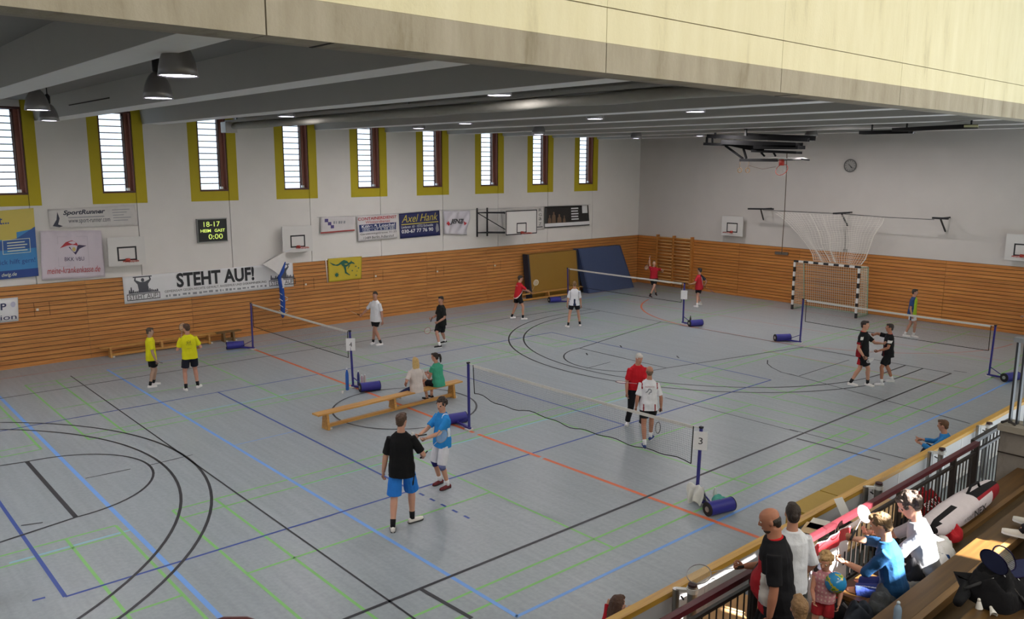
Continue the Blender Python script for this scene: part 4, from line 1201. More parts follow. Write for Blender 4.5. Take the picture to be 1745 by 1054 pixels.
# running shop banner
Q = LQ((80.5, 356.5), (228.5, 349), (235, 384), (85, 389), .03, wv(.006, 8, 4))
o = banner(Q, 'white banner with dark italic lettering of a running shop below the second window', mat('banner_white', 'cfcbc8', .6))
mb = MB(); Q.text(mb, 'SportRunner', .16, .64, .60, .90, 0, .012, .3, .03); Q.text(mb, 'www.sport-runner.com', .21, .68, .18, .44, 0, .012, .2)
Q.poly(mb, [(.03, .12), (.08, .45), (.10, .85), (.115, .5), (.09, .2), (.14, .1), (.10, .05)], 0, .012)
m2 = MB(); Q.rect(m2, .21, .62, .50, .545)
for k in range(5): Q.rect(m2, .72, .93 - .04*(k % 3), .80-.13*k, .83-.13*k)
prints(o, ('dark_print', paint('2a2d3f'), mb), ('grey_print', GREY, m2))
# crumpled pale banner
Q = LQ((67.5, 393), (170.6, 392), (178.5, 471), (70.6, 477), .03, lambda u, v: .05 + .03*math.sin(u*13+v*2) + .025*math.sin(u*27)*v + .015*math.sin(v*11+u*5))
o = banner(Q, 'crumpled pale pink-white banner with a red script web address', mat('banner_pale', 'd0c6cf', .5, var=.03), nu=40, nv=16)
mb = MB(); Q.text(mb, 'meine-krankenkasse.de', .08, .93, .12, .25, 0, .012, .25)
Q.poly(mb, [(.30, .64), (.40, .76), (.50, .80), (.58, .74), (.60, .68), (.50, .71), (.42, .69)], 0, .014)
m2 = MB(); Q.poly(m2, [(.44, .66), (.62, .70), (.74, .68), (.62, .62), (.54, .50)], 0, .016); Q.text(m2, 'BKK·VBU', .37, .68, .37, .45, 0, .014)
m3 = MB(); Q.poly(m3, [(.52 + .03*math.cos(a*.785), .615 + .045*math.sin(a*.785)) for a in range(8)], 0, .02)
m4 = MB(); Q.frame(m4, .27, .76, .26, .88, .006, 0, .012)
prints(o, ('red_print', paint('b8303a'), mb), ('violet_print', paint('3c2f55'), m2), ('yellow_dot', paint('c9b46a'), m3), ('crease', paint('b9b0ba'), m4))
# paper with P / ion
Q = LQ((-60, 514), (30.6, 506), (31.8, 546.5), (-58, 556), .04)
o = banner(Q, 'white paper notice with dark blue letters on the boarding at the left edge', M_PAPER, 'notice', name='paper_notice', nu=6, nv=4)
mb = MB(); Q.text(mb, 'P', .66, .77, .52, .80, 0, .01, 0, .02); Q.text(mb, 'ion', .65, .96, .10, .30, 0, .01)
m2 = MB(); Q.poly(m2, [(.90 + .05*math.cos(a*.6), .72 + .12*math.sin(a*.6)) for a in range(10)], 0, .008)
prints(o, ('letters', paint('232a55'), mb), ('stamp', paint('b9bad0'), m2))
# the long banner
Q = LQ((208, 471.5), (498, 446.8), (500, 487.5), (212.3, 517.7), .04, wv(.004, 12, 3))
o = banner(Q, 'long white banner with big ragged black capitals along the boarding', M_PAPER, nu=40)
mb = MB()
Q.text(mb, 'STEHT AUF!', .285, .745, .42, .97, 0, .014, 0, .035)
Q.text(mb, 'GEMEINSAM GEGEN RECHTE GEWALT, RASSISMUS UND DISKRIMINIERUNG', .215, .82, .26, .36, 0, .012)
m2 = MB(); rnd = random.Random(4)
u = .22
while u < .82:
    w = rnd.uniform(.006, .026); Q.rect(m2, u, u+w, .10+rnd.uniform(0, .03), .17+rnd.uniform(0, .03), 0, .010, 1); u += w + rnd.uniform(.006, .016)
def fan(u0, full=True):
    Q.frame(mb, u0, u0+.175, .10, .34, .003, 0, .012, 9); Q.text(mb, 'STEHT AUF!', u0+.012, u0+.163, .14, .30, 0, .014)
    for k in range(16):
        a = u0 + .01 + .0098*k; hgt = rnd.uniform(.03, .2)
        Q.poly(m3, [(a, .36), (a+.011, .36), (a+.008, .40+hgt), (a+.003, .40+hgt)], 0, .012)
    if full:
        c = u0 + .088
        Q.poly(m3, [(c-.022, .36), (c+.022, .36), (c+.028, .68), (c+.045, .83), (c+.040, .95), (c+.034, .95), (c+.036, .84), (c+.012, .76), (c-.012, .76), (c-.036, .84), (c-.034, .95), (c-.040, .95), (c-.045, .83), (c-.028, .68)], 0, .013)
        Q.poly(m3, [(c + .009*math.cos(a*.7), .83 + .07*math.sin(a*.7)) for a in range(9)], 0, .014)
        Q.rect(m3, c-.05, c+.05, .93, .97, 0, .013)
m3 = MB(); fan(.014); fan(.838, True)
prints(o, ('black_letters', INK, mb), ('small_logos', GREY, m2), ('grey_figures', paint('4a4c55'), m3))
# kangaroo flag
Q = LQ((558, 440.5), (615.6, 436.3), (615, 474.5), (559.5, 480.4), .04, lambda u, v: .03 + .02*math.sin(u*6+v*3)*(1-v) + .01*math.sin(u*15))
o = setp(part('flag', (lambda m: (Q.body(m, 24, 14, .006), m)[1])(MB()), mat('flag_yellow', 'bfa92c', .6, var=.05), None, True, Q.at(.5, 0)), 'yellow flag with a dark green kangaroo on the boarding', 'flag')
mb = MB()
Q.poly(mb, [(.02, .86), (.14, .70), (.28, .66), (.38, .72), (.42, .64), (.48, .58), (.55, .60), (.62, .66), (.70, .72), (.80, .68), (.76, .76), (.70, .80), (.66, .80), (.60, .76), (.56, .84), (.46, .90), (.38, .84), (.30, .74), (.22, .72), (.10, .80)], 0, .012)
Q.poly(mb, [(.44, .64), (.52, .60), (.53, .48), (.54, .36), (.66, .22), (.64, .20), (.49, .32), (.48, .46)], 0, .014)
Q.poly(mb, [(.60, .64), (.66, .66), (.58, .50), (.56, .48)], 0, .015); Q.poly(mb, [(.66, .80), (.68, .86), (.70, .80)], 0, .015)
def star(u, v, r, n=7): Q.poly(mb, [(u + r*(1 if k % 2 == 0 else .5)*math.cos(PI*k/n), v + 1.4*r*(1 if k % 2 == 0 else .5)*math.sin(PI*k/n)) for k in range(2*n)], 0, .012)
star(.24, .28, .085); star(.82, .58, .03); star(.90, .50, .03); star(.72, .40, .03); star(.86, .36, .02); star(.84, .18, .03)
part('kangaroo_print', mb, paint('1f5a48'), o, fix=False)
solo('flag_pole', MB().tube([LW(555, 441, .05), LW(558.5, 481, .05)], .02, 8), paint('d8d0c4'), LW(558.5, 481, .1), 'thin white pole along the kangaroo flag edge', 'pole', smooth=True)
# row of five signs strung on a line
Q = LQ((546, 369.4), (605, 368.6), (603.4, 393), (545.4, 398), .06, wv(.02, 7, 5))
o = banner(Q, 'white sign banner with three violet squares in a diagonal and a red foot stripe', mat('banner_white2', 'cdc8c8', .6))
mb = MB()
for u, v in ((.11, .68), (.20, .48), (.28, .28)): Q.rect(mb, u, u+.10, v, v+.2, 0, .01, 1)
m2 = MB(); Q.rect(m2, 0, 1, .01, .10, 0, .008)
m3 = MB()
for k, w in enumerate((.05, .03, .06, .04, .05)): Q.rect(m3, .36+.075*k, .36+.075*k+w, .55, .72, 0, .008, 1)
prints(o, ('violet_squares', paint('4a3f7a'), mb), ('red_stripe', paint('a8443e'), m2), ('grey_blocks', GREY, m3))
Q = LQ((607.5, 369), (676, 364), (677, 405), (609, 411), .06, wv(.03, 9, 6, 1))
o = banner(Q, 'white sign banner with red heading and a navy box, second in the strung row', mat('banner_white3', 'd6d2d2', .6), nu=24, nv=10)
mb = MB(); Q.text(mb, 'CONTAINERDIENST', .02, .98, .83, .95, 0, .014, 0, .015); Q.text(mb, 'Winterdienst', .20, .80, .69, .80, 0, .014)
m2 = MB(); Q.rect(m2, .04, .96, .36, .66, 0, .010, 8)
m3 = MB(); Q.text(m3, 'Köhn & Loschel', .10, .92, .52, .64, 0, .018, 0, .02); Q.frame(m3, .12, .92, .37, .50, .008, 0, .016, 1.7); Q.text(m3, '030 - 67 5 98 58', .15, .89, .395, .475, 0, .018)
m4 = MB(); Q.text(m4, 'Gerstenwegstrasse 31-33', .05, .97, .22, .32, 0, .014); Q.text(m4, '12489 Berlin Adlershof', .13, .90, .07, .17, 0, .014)
prints(o, ('red_print', RED, mb), ('navy_box', paint('26366b'), m2), ('white_print', M_PAPER, m3), ('dark_print', INK, m4))
Q = LQ((680, 364), (748.6, 358.3), (750.4, 400.3), (682, 406.5), .05)
o = banner(Q, 'navy blue sign banner with yellow script and white phone number', mat('banner_navy', '1d2257', .5))
mb = MB(); Q.text(mb, 'Axel Hank', .05, .95, .63, .93, 0, .012, .35); Q.rect(mb, .04, .96, .535, .575, 0, .01)
m2 = MB(); Q.text(m2, 'Lindenstr. 63 · 15732 Eichwalde', .04, .82, .40, .50, 0, .012); Q.text(m2, '030-67 77 76 90', .04, .82, .20, .35, 0, .012, 0, .02)
m3 = MB(); Q.poly(m3, [(.90, .12), (.97, .2), (.95, .45), (.91, .5), (.88, .3)], 0, .012)
prints(o, ('yellow_print', paint('c4b24c'), mb), ('white_print', M_PAPER, m2), ('grey_mark', GREY, m3))
Q = LQ((755.5, 359), (800, 358.6), (795, 399.6), (756, 398.6), .06, lambda u, v: .05 + .04*math.sin(u*10+v*5) + .03*math.sin(u*19-v*8))
o = banner(Q, 'crumpled silvery white banner with a short black and red word', mat('banner_silver', 'cfcad2', .35, var=.03), nu=24, nv=16)
mb = MB(); Q.text(mb, 'JENZI', .24, .80, .40, .66, 0, .02, .2, .03)
m2 = MB(); Q.poly(m2, [(.10, .46), (.20, .56), (.24, .44), (.18, .36)], 0, .016); Q.poly(m2, [(.82, .56), (.92, .48), (.84, .38)], 0, .016)
prints(o, ('black_print', INK, mb), ('red_print', RED, m2))
Q = LQ((853, 357.5), (928, 352), (927, 391), (858, 398), .03)
o = banner(Q, 'white banner with scattered black letters mostly hidden behind the big hoop', mat('banner_white4', 'cbc7c3', .6))
mb = MB(); Q.text(mb, 'W', .05, .14, .80, .93, 0, .012)
for ch, v in (('R', .86), ('G', .66), ('a', .48), ('Z', .26)): Q.text(mb, ch, .86, .93, v-.05, v+.07, 0, .012)
Q.rect(mb, .82, .96, .12, .16)
prints(o, ('black_print', INK, mb))
Q = LQ((928, 352), (1002, 349.2), (1004, 383.5), (927.7, 388.5), .05, lambda u, v: .02 + .02*math.sin(u*3.1))
o = banner(Q, 'black photo banner with pale figures and a white foot strip, nearest the corner', mat('banner_black', '1d1b1c', .45))
mb = MB(); Q.rect(mb, 0, 1, .05, .21); Q.rect(mb, .84, .97, .62, .99)
for k in range(5): Q.rect(mb, .58, .75 - .01*(k % 2), .84-.13*k, .90-.13*k, 0, .01, 2)
m2 = MB()
for u, hgt, w in ((.10, .60, .06), (.19, .74, .07), (.31, .62, .08), (.42, .55, .05)):
    Q.poly(m2, [(u-w*.6, .22), (u+w*.6, .22), (u+w*.5, hgt-.16), (u+w*.2, hgt-.12), (u+w*.2, hgt), (u-w*.2, hgt), (u-w*.2, hgt-.12), (u-w*.5, hgt-.16)], 0, .01)
m3 = MB(); Q.rect(m3, 0, 1, 0, .05, 0, .01)
prints(o, ('white_print', M_PAPER, mb), ('figures', paint('6d5643'), m2), ('black_edge', INK, m3))
ln = MB().tube([LW(540, 370, .08), LW(605, 368, .08), LW(680, 363, .08), LW(750, 357.5, .08), LW(805, 357, .08), LW(1006, 348, .08)], .006, 5)
solo('banner_line', ln, GREY, LW(540, 370, .08), 'thin grey line the row of sign banners hangs from', 'cord')
# furled flag in front of the long banner
t = thing('furled_flag', LW(482, 541, .5), 'furled blue and white flag bundle hanging in front of the long banner', 'flag')
X_ = lambda px, py: LW(px, py, .45)
part('white_cloth', MB().add([X_(448, 450), X_(486, 428.5), X_(488, 445), X_(478, 470), X_(468, 462)] + [X_(448, 450) - Vector((.05, 0, 0)), X_(486, 428.5) - Vector((.05, 0, 0)), X_(488, 445) - Vector((.05, 0, 0)), X_(478, 470) - Vector((.05, 0, 0)), X_(468, 462) - Vector((.05, 0, 0))],
     [(0,1,2,3,4),(9,8,7,6,5),(0,5,6,1),(1,6,7,2),(2,7,8,3),(3,8,9,4),(4,9,5,0)]), mat('flag_white', 'ddd9d6', .7), t)
part('furled_cloth', MB().tube([X_(486, 446), X_(481, 462), X_(476, 472), X_(480, 492), X_(482, 515), X_(482, 536), X_(482, 541)], [.03, .10, .09, .12, .13, .11, .03], 12, flat=.6), cloth('2f51a0'), t, True)
part('hanging_rope', MB().tube([X_(486, 429), LW(497, 424, .34)], .012, 5), paint('cfd3dc'), t)
part('white_band', MB().tube([X_(479, 474), X_(480.5, 486), X_(480.5, 490)], [.10, .125, .127], 12, flat=.62), mat('flag_white', 'ddd9d6', .7), t, True)
lc = MB()
for k in range(4):
    y = 498 + 10*k
    lc.tube([X_(474, y) + Vector((.07, 0, 0)), X_(481, y+5) + Vector((.1, 0, 0)), X_(489, y+ (2 if k % 2 else 9)) + Vector((.06, 0, 0))], .012, 5)
part('lacing', lc, paint('cfd3dc'), t)

# ================================================================== handball goal and safety net
GX0, GX1, GY = 9.87, 12.72, -1.40
t = thing('handball_goal', (11.2, GY, 0), 'black and white striped handball goal with net before the back wall', 'goal')
M_GB, M_GW = paint('1b1b1f'), paint('dcd9d6')
def striped(a, b, n, first):
    a, b = Vector(a), Vector(b)
    for k in range(n):
        part('post_stripe', MB().bar(a + (b-a)*(k/n), a + (b-a)*((k+1)/n), .085, .085), (M_GB, M_GW)[(k+first) % 2], t)
striped((GX0, GY, 0), (GX0, GY, 2.05), 10, 0); striped((GX1, GY, 0), (GX1, GY, 2.05), 10, 0)
striped((GX0-.04, GY, 2.09), (GX1+.04, GY, 2.09), 13, 0)
gb = MB()
for x in (GX0, GX1):
    gb.bar((x, GY, .03), (x, GY+1.05, .03), .035).bar((x, GY, 2.07), (x, GY+.75, 2.02), .03).bar((x, GY+.75, 2.02), (x, GY+1.0, .03), .03)
gb.bar((GX0, GY+1.03, .03), (GX1, GY+1.03, .03), .035)
part('rear_frame', gb, paint('8fae98'), t)
gn = MB()
def gridnet(fn, nu, nv, r=.0065):
    for i in range(nu+1): gn.tube([fn(i/nu, j/6) for j in range(7)], r, 3, cap=False)
    for j in range(nv+1): gn.tube([fn(i/10, j/nv) for i in range(11)], r, 3, cap=False)
gridnet(lambda u, v: Vector((GX0+(GX1-GX0)*u, GY+1.0-.22*v+.05*math.sin(u*9), .03+2.0*v)), 30, 20)
for x in (GX0, GX1): gridnet(lambda u, v, x=x: Vector((x, GY+(1.0-.22*v)*u, .03+2.0*v)), 8, 20)
gridnet(lambda u, v: Vector((GX0+(GX1-GX0)*u, GY+.78*v, 2.05)), 30, 6)
part('goal_net', gn, mat('goal_net_cord', 'd3d4c4', .8, var=.1), t)['kind'] = 'stuff'
t = thing('safety_net', (11.1, -.5, 2.1), 'white ball safety net draped from three wall brackets over the goal', 'net')
PT = [BW(1300, 358, -.85), BW(1375, 361, -.9), BW(1436, 364, -.9), BW(1510, 370, -.9), BW(1592, 374, -.9)]
for (ax, ay), (bx, by), (cx, cy) in (((1275, 355.5), (1318, 356), (1301, 374)), ((1420, 363.5), (1448, 362), (1444, 384)), ((1589, 371), (1616, 372.5), (1611, 394))):
    a, b, c = BW(ax, ay, -.9), BW(bx, by, -.9), BW(cx, cy, 0)
    m_ = (a+b)/2
    part('wall_bracket', MB().bar(a, b, .09, .07).bar(m_, c, .05).bar(m_, Vector((m_.x, 0, m_.z)), .05), M_BLACK, t)
part('carrier_cord', MB().tube(PT, .012, 5), M_BLACK, t)
sn = MB()
def sfn(u, v):  # top at cord between px 1345..1500, bottom at the goal
    p = BW(1318 + 187*u, 361 + 9*u, -.9); b = Vector((GX0+.55+2.05*u, GY+.55, 2.12))
    q = b.lerp(p, v); q.y += .12*math.sin(u*20)*(1-v*.6); q.x += .05*math.sin(v*9+u*6)
    if u < .25: q.x += (.25-u)*1.0*math.sin(PI*v)*1.5
    return q
for i in range(31): sn.tube([sfn(i/30, j/8) for j in range(9)], .0075, 3, cap=False)
for j in range(27): sn.tube([sfn(i/24, j/26) for i in range(25)], .0075, 3, cap=False)
for u in (.0, .34, .45, 1.0): sn.tube([sfn(u, j/8) + Vector((.02*math.sin(j*2.), 0, 0)) for j in range(9)], .012 if u != 1 else .02, 5)
part('net_cloth', sn, mat('safety_net_cord', 'e6e1d9', .8, var=.1), t)['kind'] = 'stuff'
part('net_ring', MB().tube([PT[0] + (PT[4]-PT[0])*(k/30) + Vector((0, 0, -.0)) for k in range(31)], .004, 4), M_BLACK, t)
part('bottom_strap', MB().bar(BW(1441, 385, -.05), BW(1440, 426, -.05), .03, .02).box(BW(1440, 426, -.05) - Vector((.08, .03, .05)), BW(1440, 426, -.05) + Vector((.08, .03, .05))), paint('8f8b86'), t)

# ================================================================== barrier along the court
M_BAR = mat('barrier_white', 'c9cacf', 0.5, var=0.03)
M_CAP = wood_mat('barrier_cap', 'b8892f', 'd8ac4c', 'Y', 0.4)
BX = 22.52
barrier = thing('court_barrier', (BX, -24, 0), 'white court barrier with yellow wooden top rail running along the stand', 'barrier')
cuts = [-34.0, -31.2, -28.4, -25.6, -22.8, -20.0, -17.2, -14.4, -11.0]
for a, b in zip(cuts[:-1], cuts[1:]):
    part('barrier_panel', MB().box((BX-.03, a+.006, .12), (BX+.03, b-.006, .93)), M_BAR, barrier)
    part('top_rail', MB().box((BX-.07, a, .93), (BX+.05, b, 1.0)), M_CAP, barrier)
    part('bottom_rail', MB().box((BX+.03, a, .10), (BX+.05, b, .17)), paint('d5d5d8'), barrier)
    part('panel_post', MB().box((BX-.02, b-.03, 0), (BX+.035, b+.03, .93)), paint('d5d5d8'), barrier)
for y in (-26.3, -21.0): part('rail_latch', MB().box((BX+.03, y, .82), (BX+.045, y+.02, .93)), M_STEEL, barrier)
M_ALU = metal('a6a5a2', 0.35)
def pole_pair(y, label, h=1.12):
    t = thing('post_pair', (BX+.2, y, 0), label, 'posts', 'steel posts stored behind the barrier')
    autosmooth(part('tube_post', MB().cyl((BX+.27, y, 0), (BX+.27, y, h), .062, 18), M_ALU, t))
    autosmooth(part('tube_post', MB().cyl((BX+.12, y-.12, 0), (BX+.12, y-.12, h-.05), .045, 14), M_ALU, t))
    autosmooth(part('post_cap', MB().cyl((BX+.27, y, h), (BX+.27, y, h+.03), .055, 16), mat('post_cap', '3a2226', .6), t))
    part('clamp', MB().bar((BX+.12, y-.12, h-.06), (BX+.27, y, h-.06), .06, .04).cyl((BX+.27, y, h-.08), (BX+.27, y, h-.02), .072, 16), paint('d8d8d6'), t)
    part('clamp_screw', MB().cyl((BX+.2, y-.12, h-.12), (BX+.26, y-.16, h-.12), .012, 6), M_BLACK, t)
def pole_y(px, py): return LW(px, py, BX+.27).y
pole_pair(pole_y(1180, 1002), 'pair of steel posts behind the barrier nearest the front')
pole_pair(pole_y(1498, 822), 'pair of steel posts behind the barrier beside the sunlit man')
pole_pair(pole_y(1606, 762), 'pair of steel posts behind the barrier left of the short stair rail')
pole_pair(pole_y(1687, 714), 'pair of steel posts behind the barrier next to the glass screen')

# ---- stand railing
M_RAILR = mat('rail_dark_red', '4f1b23', 0.4, var=0.05)
M_IRON = mat('rail_iron', '2b2523', 0.5, var=0.06)
RX, RZ = 23.89, 1.91
rail = thing('stand_railing', (RX, -25, SF), 'long dark railing with a red-brown handrail along the front of the stand', 'railing')
part('handrail', MB().box((RX-.035, -34, RZ-.03), (RX+.035, -20.5, RZ+.03)), M_RAILR, rail)
part('under_rail', MB().box((RX-.02, -34, RZ-.17), (RX+.02, -20.5, RZ-.13)).box((RX-.02, -34, SF+.06), (RX+.02, -20.5, SF+.10)), M_IRON, rail)
y = -33.5
bal = None
while y < -20.5:
    if bal is None:
        bal = part('baluster', MB().cyl((RX, y, SF+.08), (RX, y, RZ-.15), .010, 6), M_IRON, rail)
        y_first = y
    else:
        o = bal.copy(); COL.objects.link(o); o.parent = rail; o.location = bal.location + Vector((0, y-y_first, 0))
    y += .125
for yy in (-32.2, -30.4, -28.6, -26.72, -25.0, -23.2, -21.4, -20.5):
    part('railing_post', MB().box((RX-.035, yy-.03, SF), (RX+.035, yy+.03, RZ-.03)), M_IRON, rail)
r2 = thing('stair_railing', (24.0, -20.2, .2), 'short dark stair railing beside the concrete pier', 'railing')
a, b = LW(1658, 752, 23.6), LW(1706, 724, 23.6)
part('handrail', MB().bar(a, b, .07, .06), M_IRON, r2)
part('under_rail', MB().bar(a - Vector((0, 0, .2)), b - Vector((0, 0, .2)), .04), M_IRON, r2)
for k in range(9): p = a.lerp(b, k/8); part('baluster', MB().cyl(p, p - Vector((0, 0, p.z-.02)), .012, 6), M_IRON, r2)
# ---- pier and glass screen at the end of the stand
pier = structure('wall_end', MB().box((24.0, -19.85, 0), (31.6, -19.5, 2.02)), M_CONCW, at=(24.0, -19.7, 0))
part('coping', MB().box((23.97, -19.93, 2.02), (31.6, -19.47, 2.12)), M_SOFFIT, pier)
part('pier_groove', MB().box((24.0, -19.905, 1.66), (31.6, -19.895, 1.68)), M_DARK, pier)
gs = thing('glass_screen', (24.3, -19.7, 2.12), 'aluminium framed glass screen standing on the concrete pier', 'screen')
M_ALF = metal('b4bcc4', 0.3)
for x, w in ((24.06, .03), (24.16, .03), (24.27, .05), (24.42, .09)): part('frame_post', MB().box((x, -19.75, 2.12), (x+w, -19.65, 3.45)), M_ALF if w > .04 else mat('frame_dark', '31353c', .4), gs)
part('frame_rail', MB().box((24.02, -19.77, 3.43), (27, -19.63, 3.5)).box((24.3, -19.75, 2.12), (27, -19.65, 2.19)), M_ALF, gs)
part('pane', MB().box((24.5, -19.71, 2.19), (27, -19.69, 3.43)), mat('dark_glass', '1d1420', .08, var=0), gs)
part('hinge', MB().tube([(24.0, -19.85, 2.14), (24.1, -19.9, 2.2), (24.2, -19.85, 2.14)], .02, 6), M_IRON, gs)
# low wall under the stand front: corridor side
structure('trim_9', MB().box((23.80, -45, 0), (23.85, -19.9, SF-.02)), mat('stand_front_dark', '3a3532', .8), at=(23.95, -30, 0))
# ================================================================== the cast
def man(fl, fr, hy, phi, label, H=None, fy=(-8, 8), **kw):
    a, b = F(*fl), F(*fr); base = (a+b)/2
    if H is None: H = z_at(base.x, base.y, hy)*.995
    ang = toward(base, phi); s = H/1.8
    fw = Vector((math.cos(ang), math.sin(ang), 0)); rt = Vector((fw.y, -fw.x, 0))
    ft = []
    for p, y in ((a, fy[0]), (b, fy[1])):
        d = (p-base)/s; ft.append((d.dot(rt), d.dot(fw)-.03, y))
    return person(base, H, ang, label, feet=tuple(ft), **kw)
BLK = '17171b'
# -- court 4, far left
def ysh(x, y, h): return 0
r = man((258, 660), (264, 655), 556, 95, 'young man in a yellow shirt seen from the side, white panel on black shorts', near=1, top=dict(cols=['d8d41e'], sleeve=.75, hem=-.13),
        bottom=dict(cols=[BLK, 'e0e0e4'], len=.72), bpattern=lambda x, y, h: 1 if (x < -.1 and abs(y+.02) < .035) else 0, sock='1c1c20', shoe='e6e4e2', skincol='a88a78', hair=('short', '4a3d33'),
        hands=((-.26, -.02, .80), (.25, .10, .82)), head=(.25, .1))
racket(r.wrist[1] + Vector((0, 0, -.03)), Vector((-.9, .5, -.25)), (.3, .3, .9), 'badminton racket in the far hand of the side-on yellow shirt player', frame='3a3a40')
r = man((317, 665), (337, 660), 550, 192, 'man in a yellow shirt seen from behind, dark print on his back', near=1, top=dict(cols=['d8d41e'], sleeve=.75, hem=-.10),
        bottom=dict(cols=['1d1f2b'], len=.72), sock='1c1c20', shoe='e6e4e2', skincol='c08e7a', hair=('short', '4b3628'), fy=(0, 40), tw=.15, hands=((-.16, .28, 1.18), (.22, .22, 1.05)), curl=(1, 1), head=(-.5, .15), side=-.04)
decal(r, 'ski', .33, .42, -.05, .05, '23241c'); decal(r, 'SV Verein', .29, .315, -.07, .07, '3a3b22'); decal(r, 'Badminton', .19, .205, -.06, .06, '5a5a2a')
racket(r.wrist[0] + Vector((0, 0, .03)), (-.15, .25, 1), (.7, -.7, 0), 'badminton racket held up before the yellow shirt seen from behind', frame='8a6a4a')
# -- court 4, right half
r = man((635, 586), (648, 588), 495, 318, 'man in a white polo shirt and black shorts holding a racket out to the left', near=1, top=dict(cols=['dcdce0'], sleeve=.78, hem=-.14), collar='e4e4e8',
        bottom=dict(cols=[BLK], len=.62), sock='26262a', shoe='e6e4e2', skincol='b58672', hair=('short', '2c211b'), hands=((-.28, -.02, .80), (.34, .30, 1.02)), head=(-.5, .0), curl=(.5, 1.2), fy=(-10, 20))
w = r.wrist[1]; racket(w + Vector((-.04, -.06, -.01)), BW(598, 528, w.y-.35) - w, (0, .3, 1), 'badminton racket held out by the man in the white polo', frame='c0705a')
r = man((757, 584), (748, 592), 498, 300, 'man in black shirt and black shorts near the wall, racket pointing down to the left', near=1, top=dict(cols=['1c1e1d'], sleeve=.8, hem=-.13), bottom=dict(cols=['17181c'], len=.85),
        sock='e8e8e8', shoe='25252a', skincol='b58672', hair=('short', '1e1814'), hands=((-.20, .24, .86), (.20, .26, .92)), head=(-.35, .05), curl=(.9, 1.1))
w = r.wrist[1]; racket(w + (BW(735, 556, w.y-.3)-w)*.1, BW(727, 566, w.y-.35) - w, (.6, -.6, .3), 'badminton racket hanging low before the man in black by the wall', frame='b0584a')
# -- far court at the mats
r = man((873, 542), (892, 544), 470, 118, 'red-shirted man with a white swoosh stretching his racket out to the right', top=dict(cols=['b8222c', 'e2dedd', '1a1a1e'], sleeve=.8, hem=-.12), lean=.14, H=1.78,
        pattern=lambda x, y, h: (2 if h < .18-.9*abs(y) and y > -.0 and False else (1 if abs((h-.06)-(.9*(y+.02))*1.5) < .02 and h < .28 else (2 if (h-.06) < (y+.0)*1.3 and h < .24 else 0))),
        bottom=dict(cols=[BLK], len=.6), sock='1c1c20', shoe='e6e4e2', skincol='b98a74', hair=('short', '2a211c'), hands=((-.18, .50, 1.10), (.16, .55, 1.05)), curl=(.9, 1.2), head=(.1, .05))
decal(r, 'TEAM', .40, .425, -.08, .08, 'e2dedd')
w = r.wrist[1]; racket(w, BW(913, 482, w.y+.25) - w, (.6, -.6, 0), 'badminton racket raised in front of the ochre mat by the red shirt player', frame='c9c3a8')
r = man((968, 557), (988, 555), 478, 184, 'man seen from behind before the blue mat, white shirt with a dark wedge', top=dict(cols=['d9dadf', '232c48'], sleeve=.85, hem=-.10),
        pattern=lambda x, y, h: 1 if y < 0 and h < .17 and abs(x) < .035+.02*(h < .0) - .0*h else (1 if abs(abs(x)-.16) < .006 and h > .1 else 0),
        bottom=dict(cols=[BLK], len=.55), sock='1c1c20', shoe='e6e0de', skincol='bf8f78', hair=('short', '6a5138'), hands=((-.27, .06, .84), (.27, .06, .82)), fy=(-30, 10))
r = man((1108, 506), (1118, 503), 445, 20, 'player in a red shirt by the wall bars with one arm raised to serve', top=dict(cols=['a81f2c', '1a1a1e'], sleeve=.55, hem=-.10), pattern=lambda x, y, h: 1 if h < .02 else 0, H=1.78,
        bottom=dict(cols=[BLK], len=.65), sock='1f1f24', shoe='3a2228', skincol='c79c86', hair=('short', '8a6a4c'), hands=((-.34, .22, 1.20), (.30, .12, 1.98)), head=(.2, -.45), curl=(.6, .9), elbow=((-1, .3, -.3), (1, .2, 0)))
w = r.wrist[1]; racket(w, Vector((-.25, -.1, -.9)), (.8, -.5, 0), 'blurred badminton racket hanging from the raised arm of the serving player', frame='5a3f6a')
r = man((1193, 519), (1187, 523), 450, 238, 'player in a red and navy shirt with a white stripe near the wall bars', top=dict(cols=['b02431', 'e0dcdc', '20222e'], sleeve=.72, hem=-.11), H=1.80,
        pattern=lambda x, y, h: (1 if abs(x - (.10 - .32*(h-.05))) < .014 and .05 < h < .45 else (2 if x > .10-.32*(h-.05) else 0)) if y < .06 else 0,
        bottom=dict(cols=[BLK], len=.62), sock='dadada', shoe='e6e4e2', skincol='b78a76', hair=('short', '1f1a1a'), hands=((-.30, .26, .98), (.30, -.05, .86)), curl=(.6, 1.0))
w = r.wrist[1]; racket(w, (.5, .75, -.55), (.3, .3, .9), 'blue badminton racket carried low beside the red and navy shirt', frame='2f63a8')
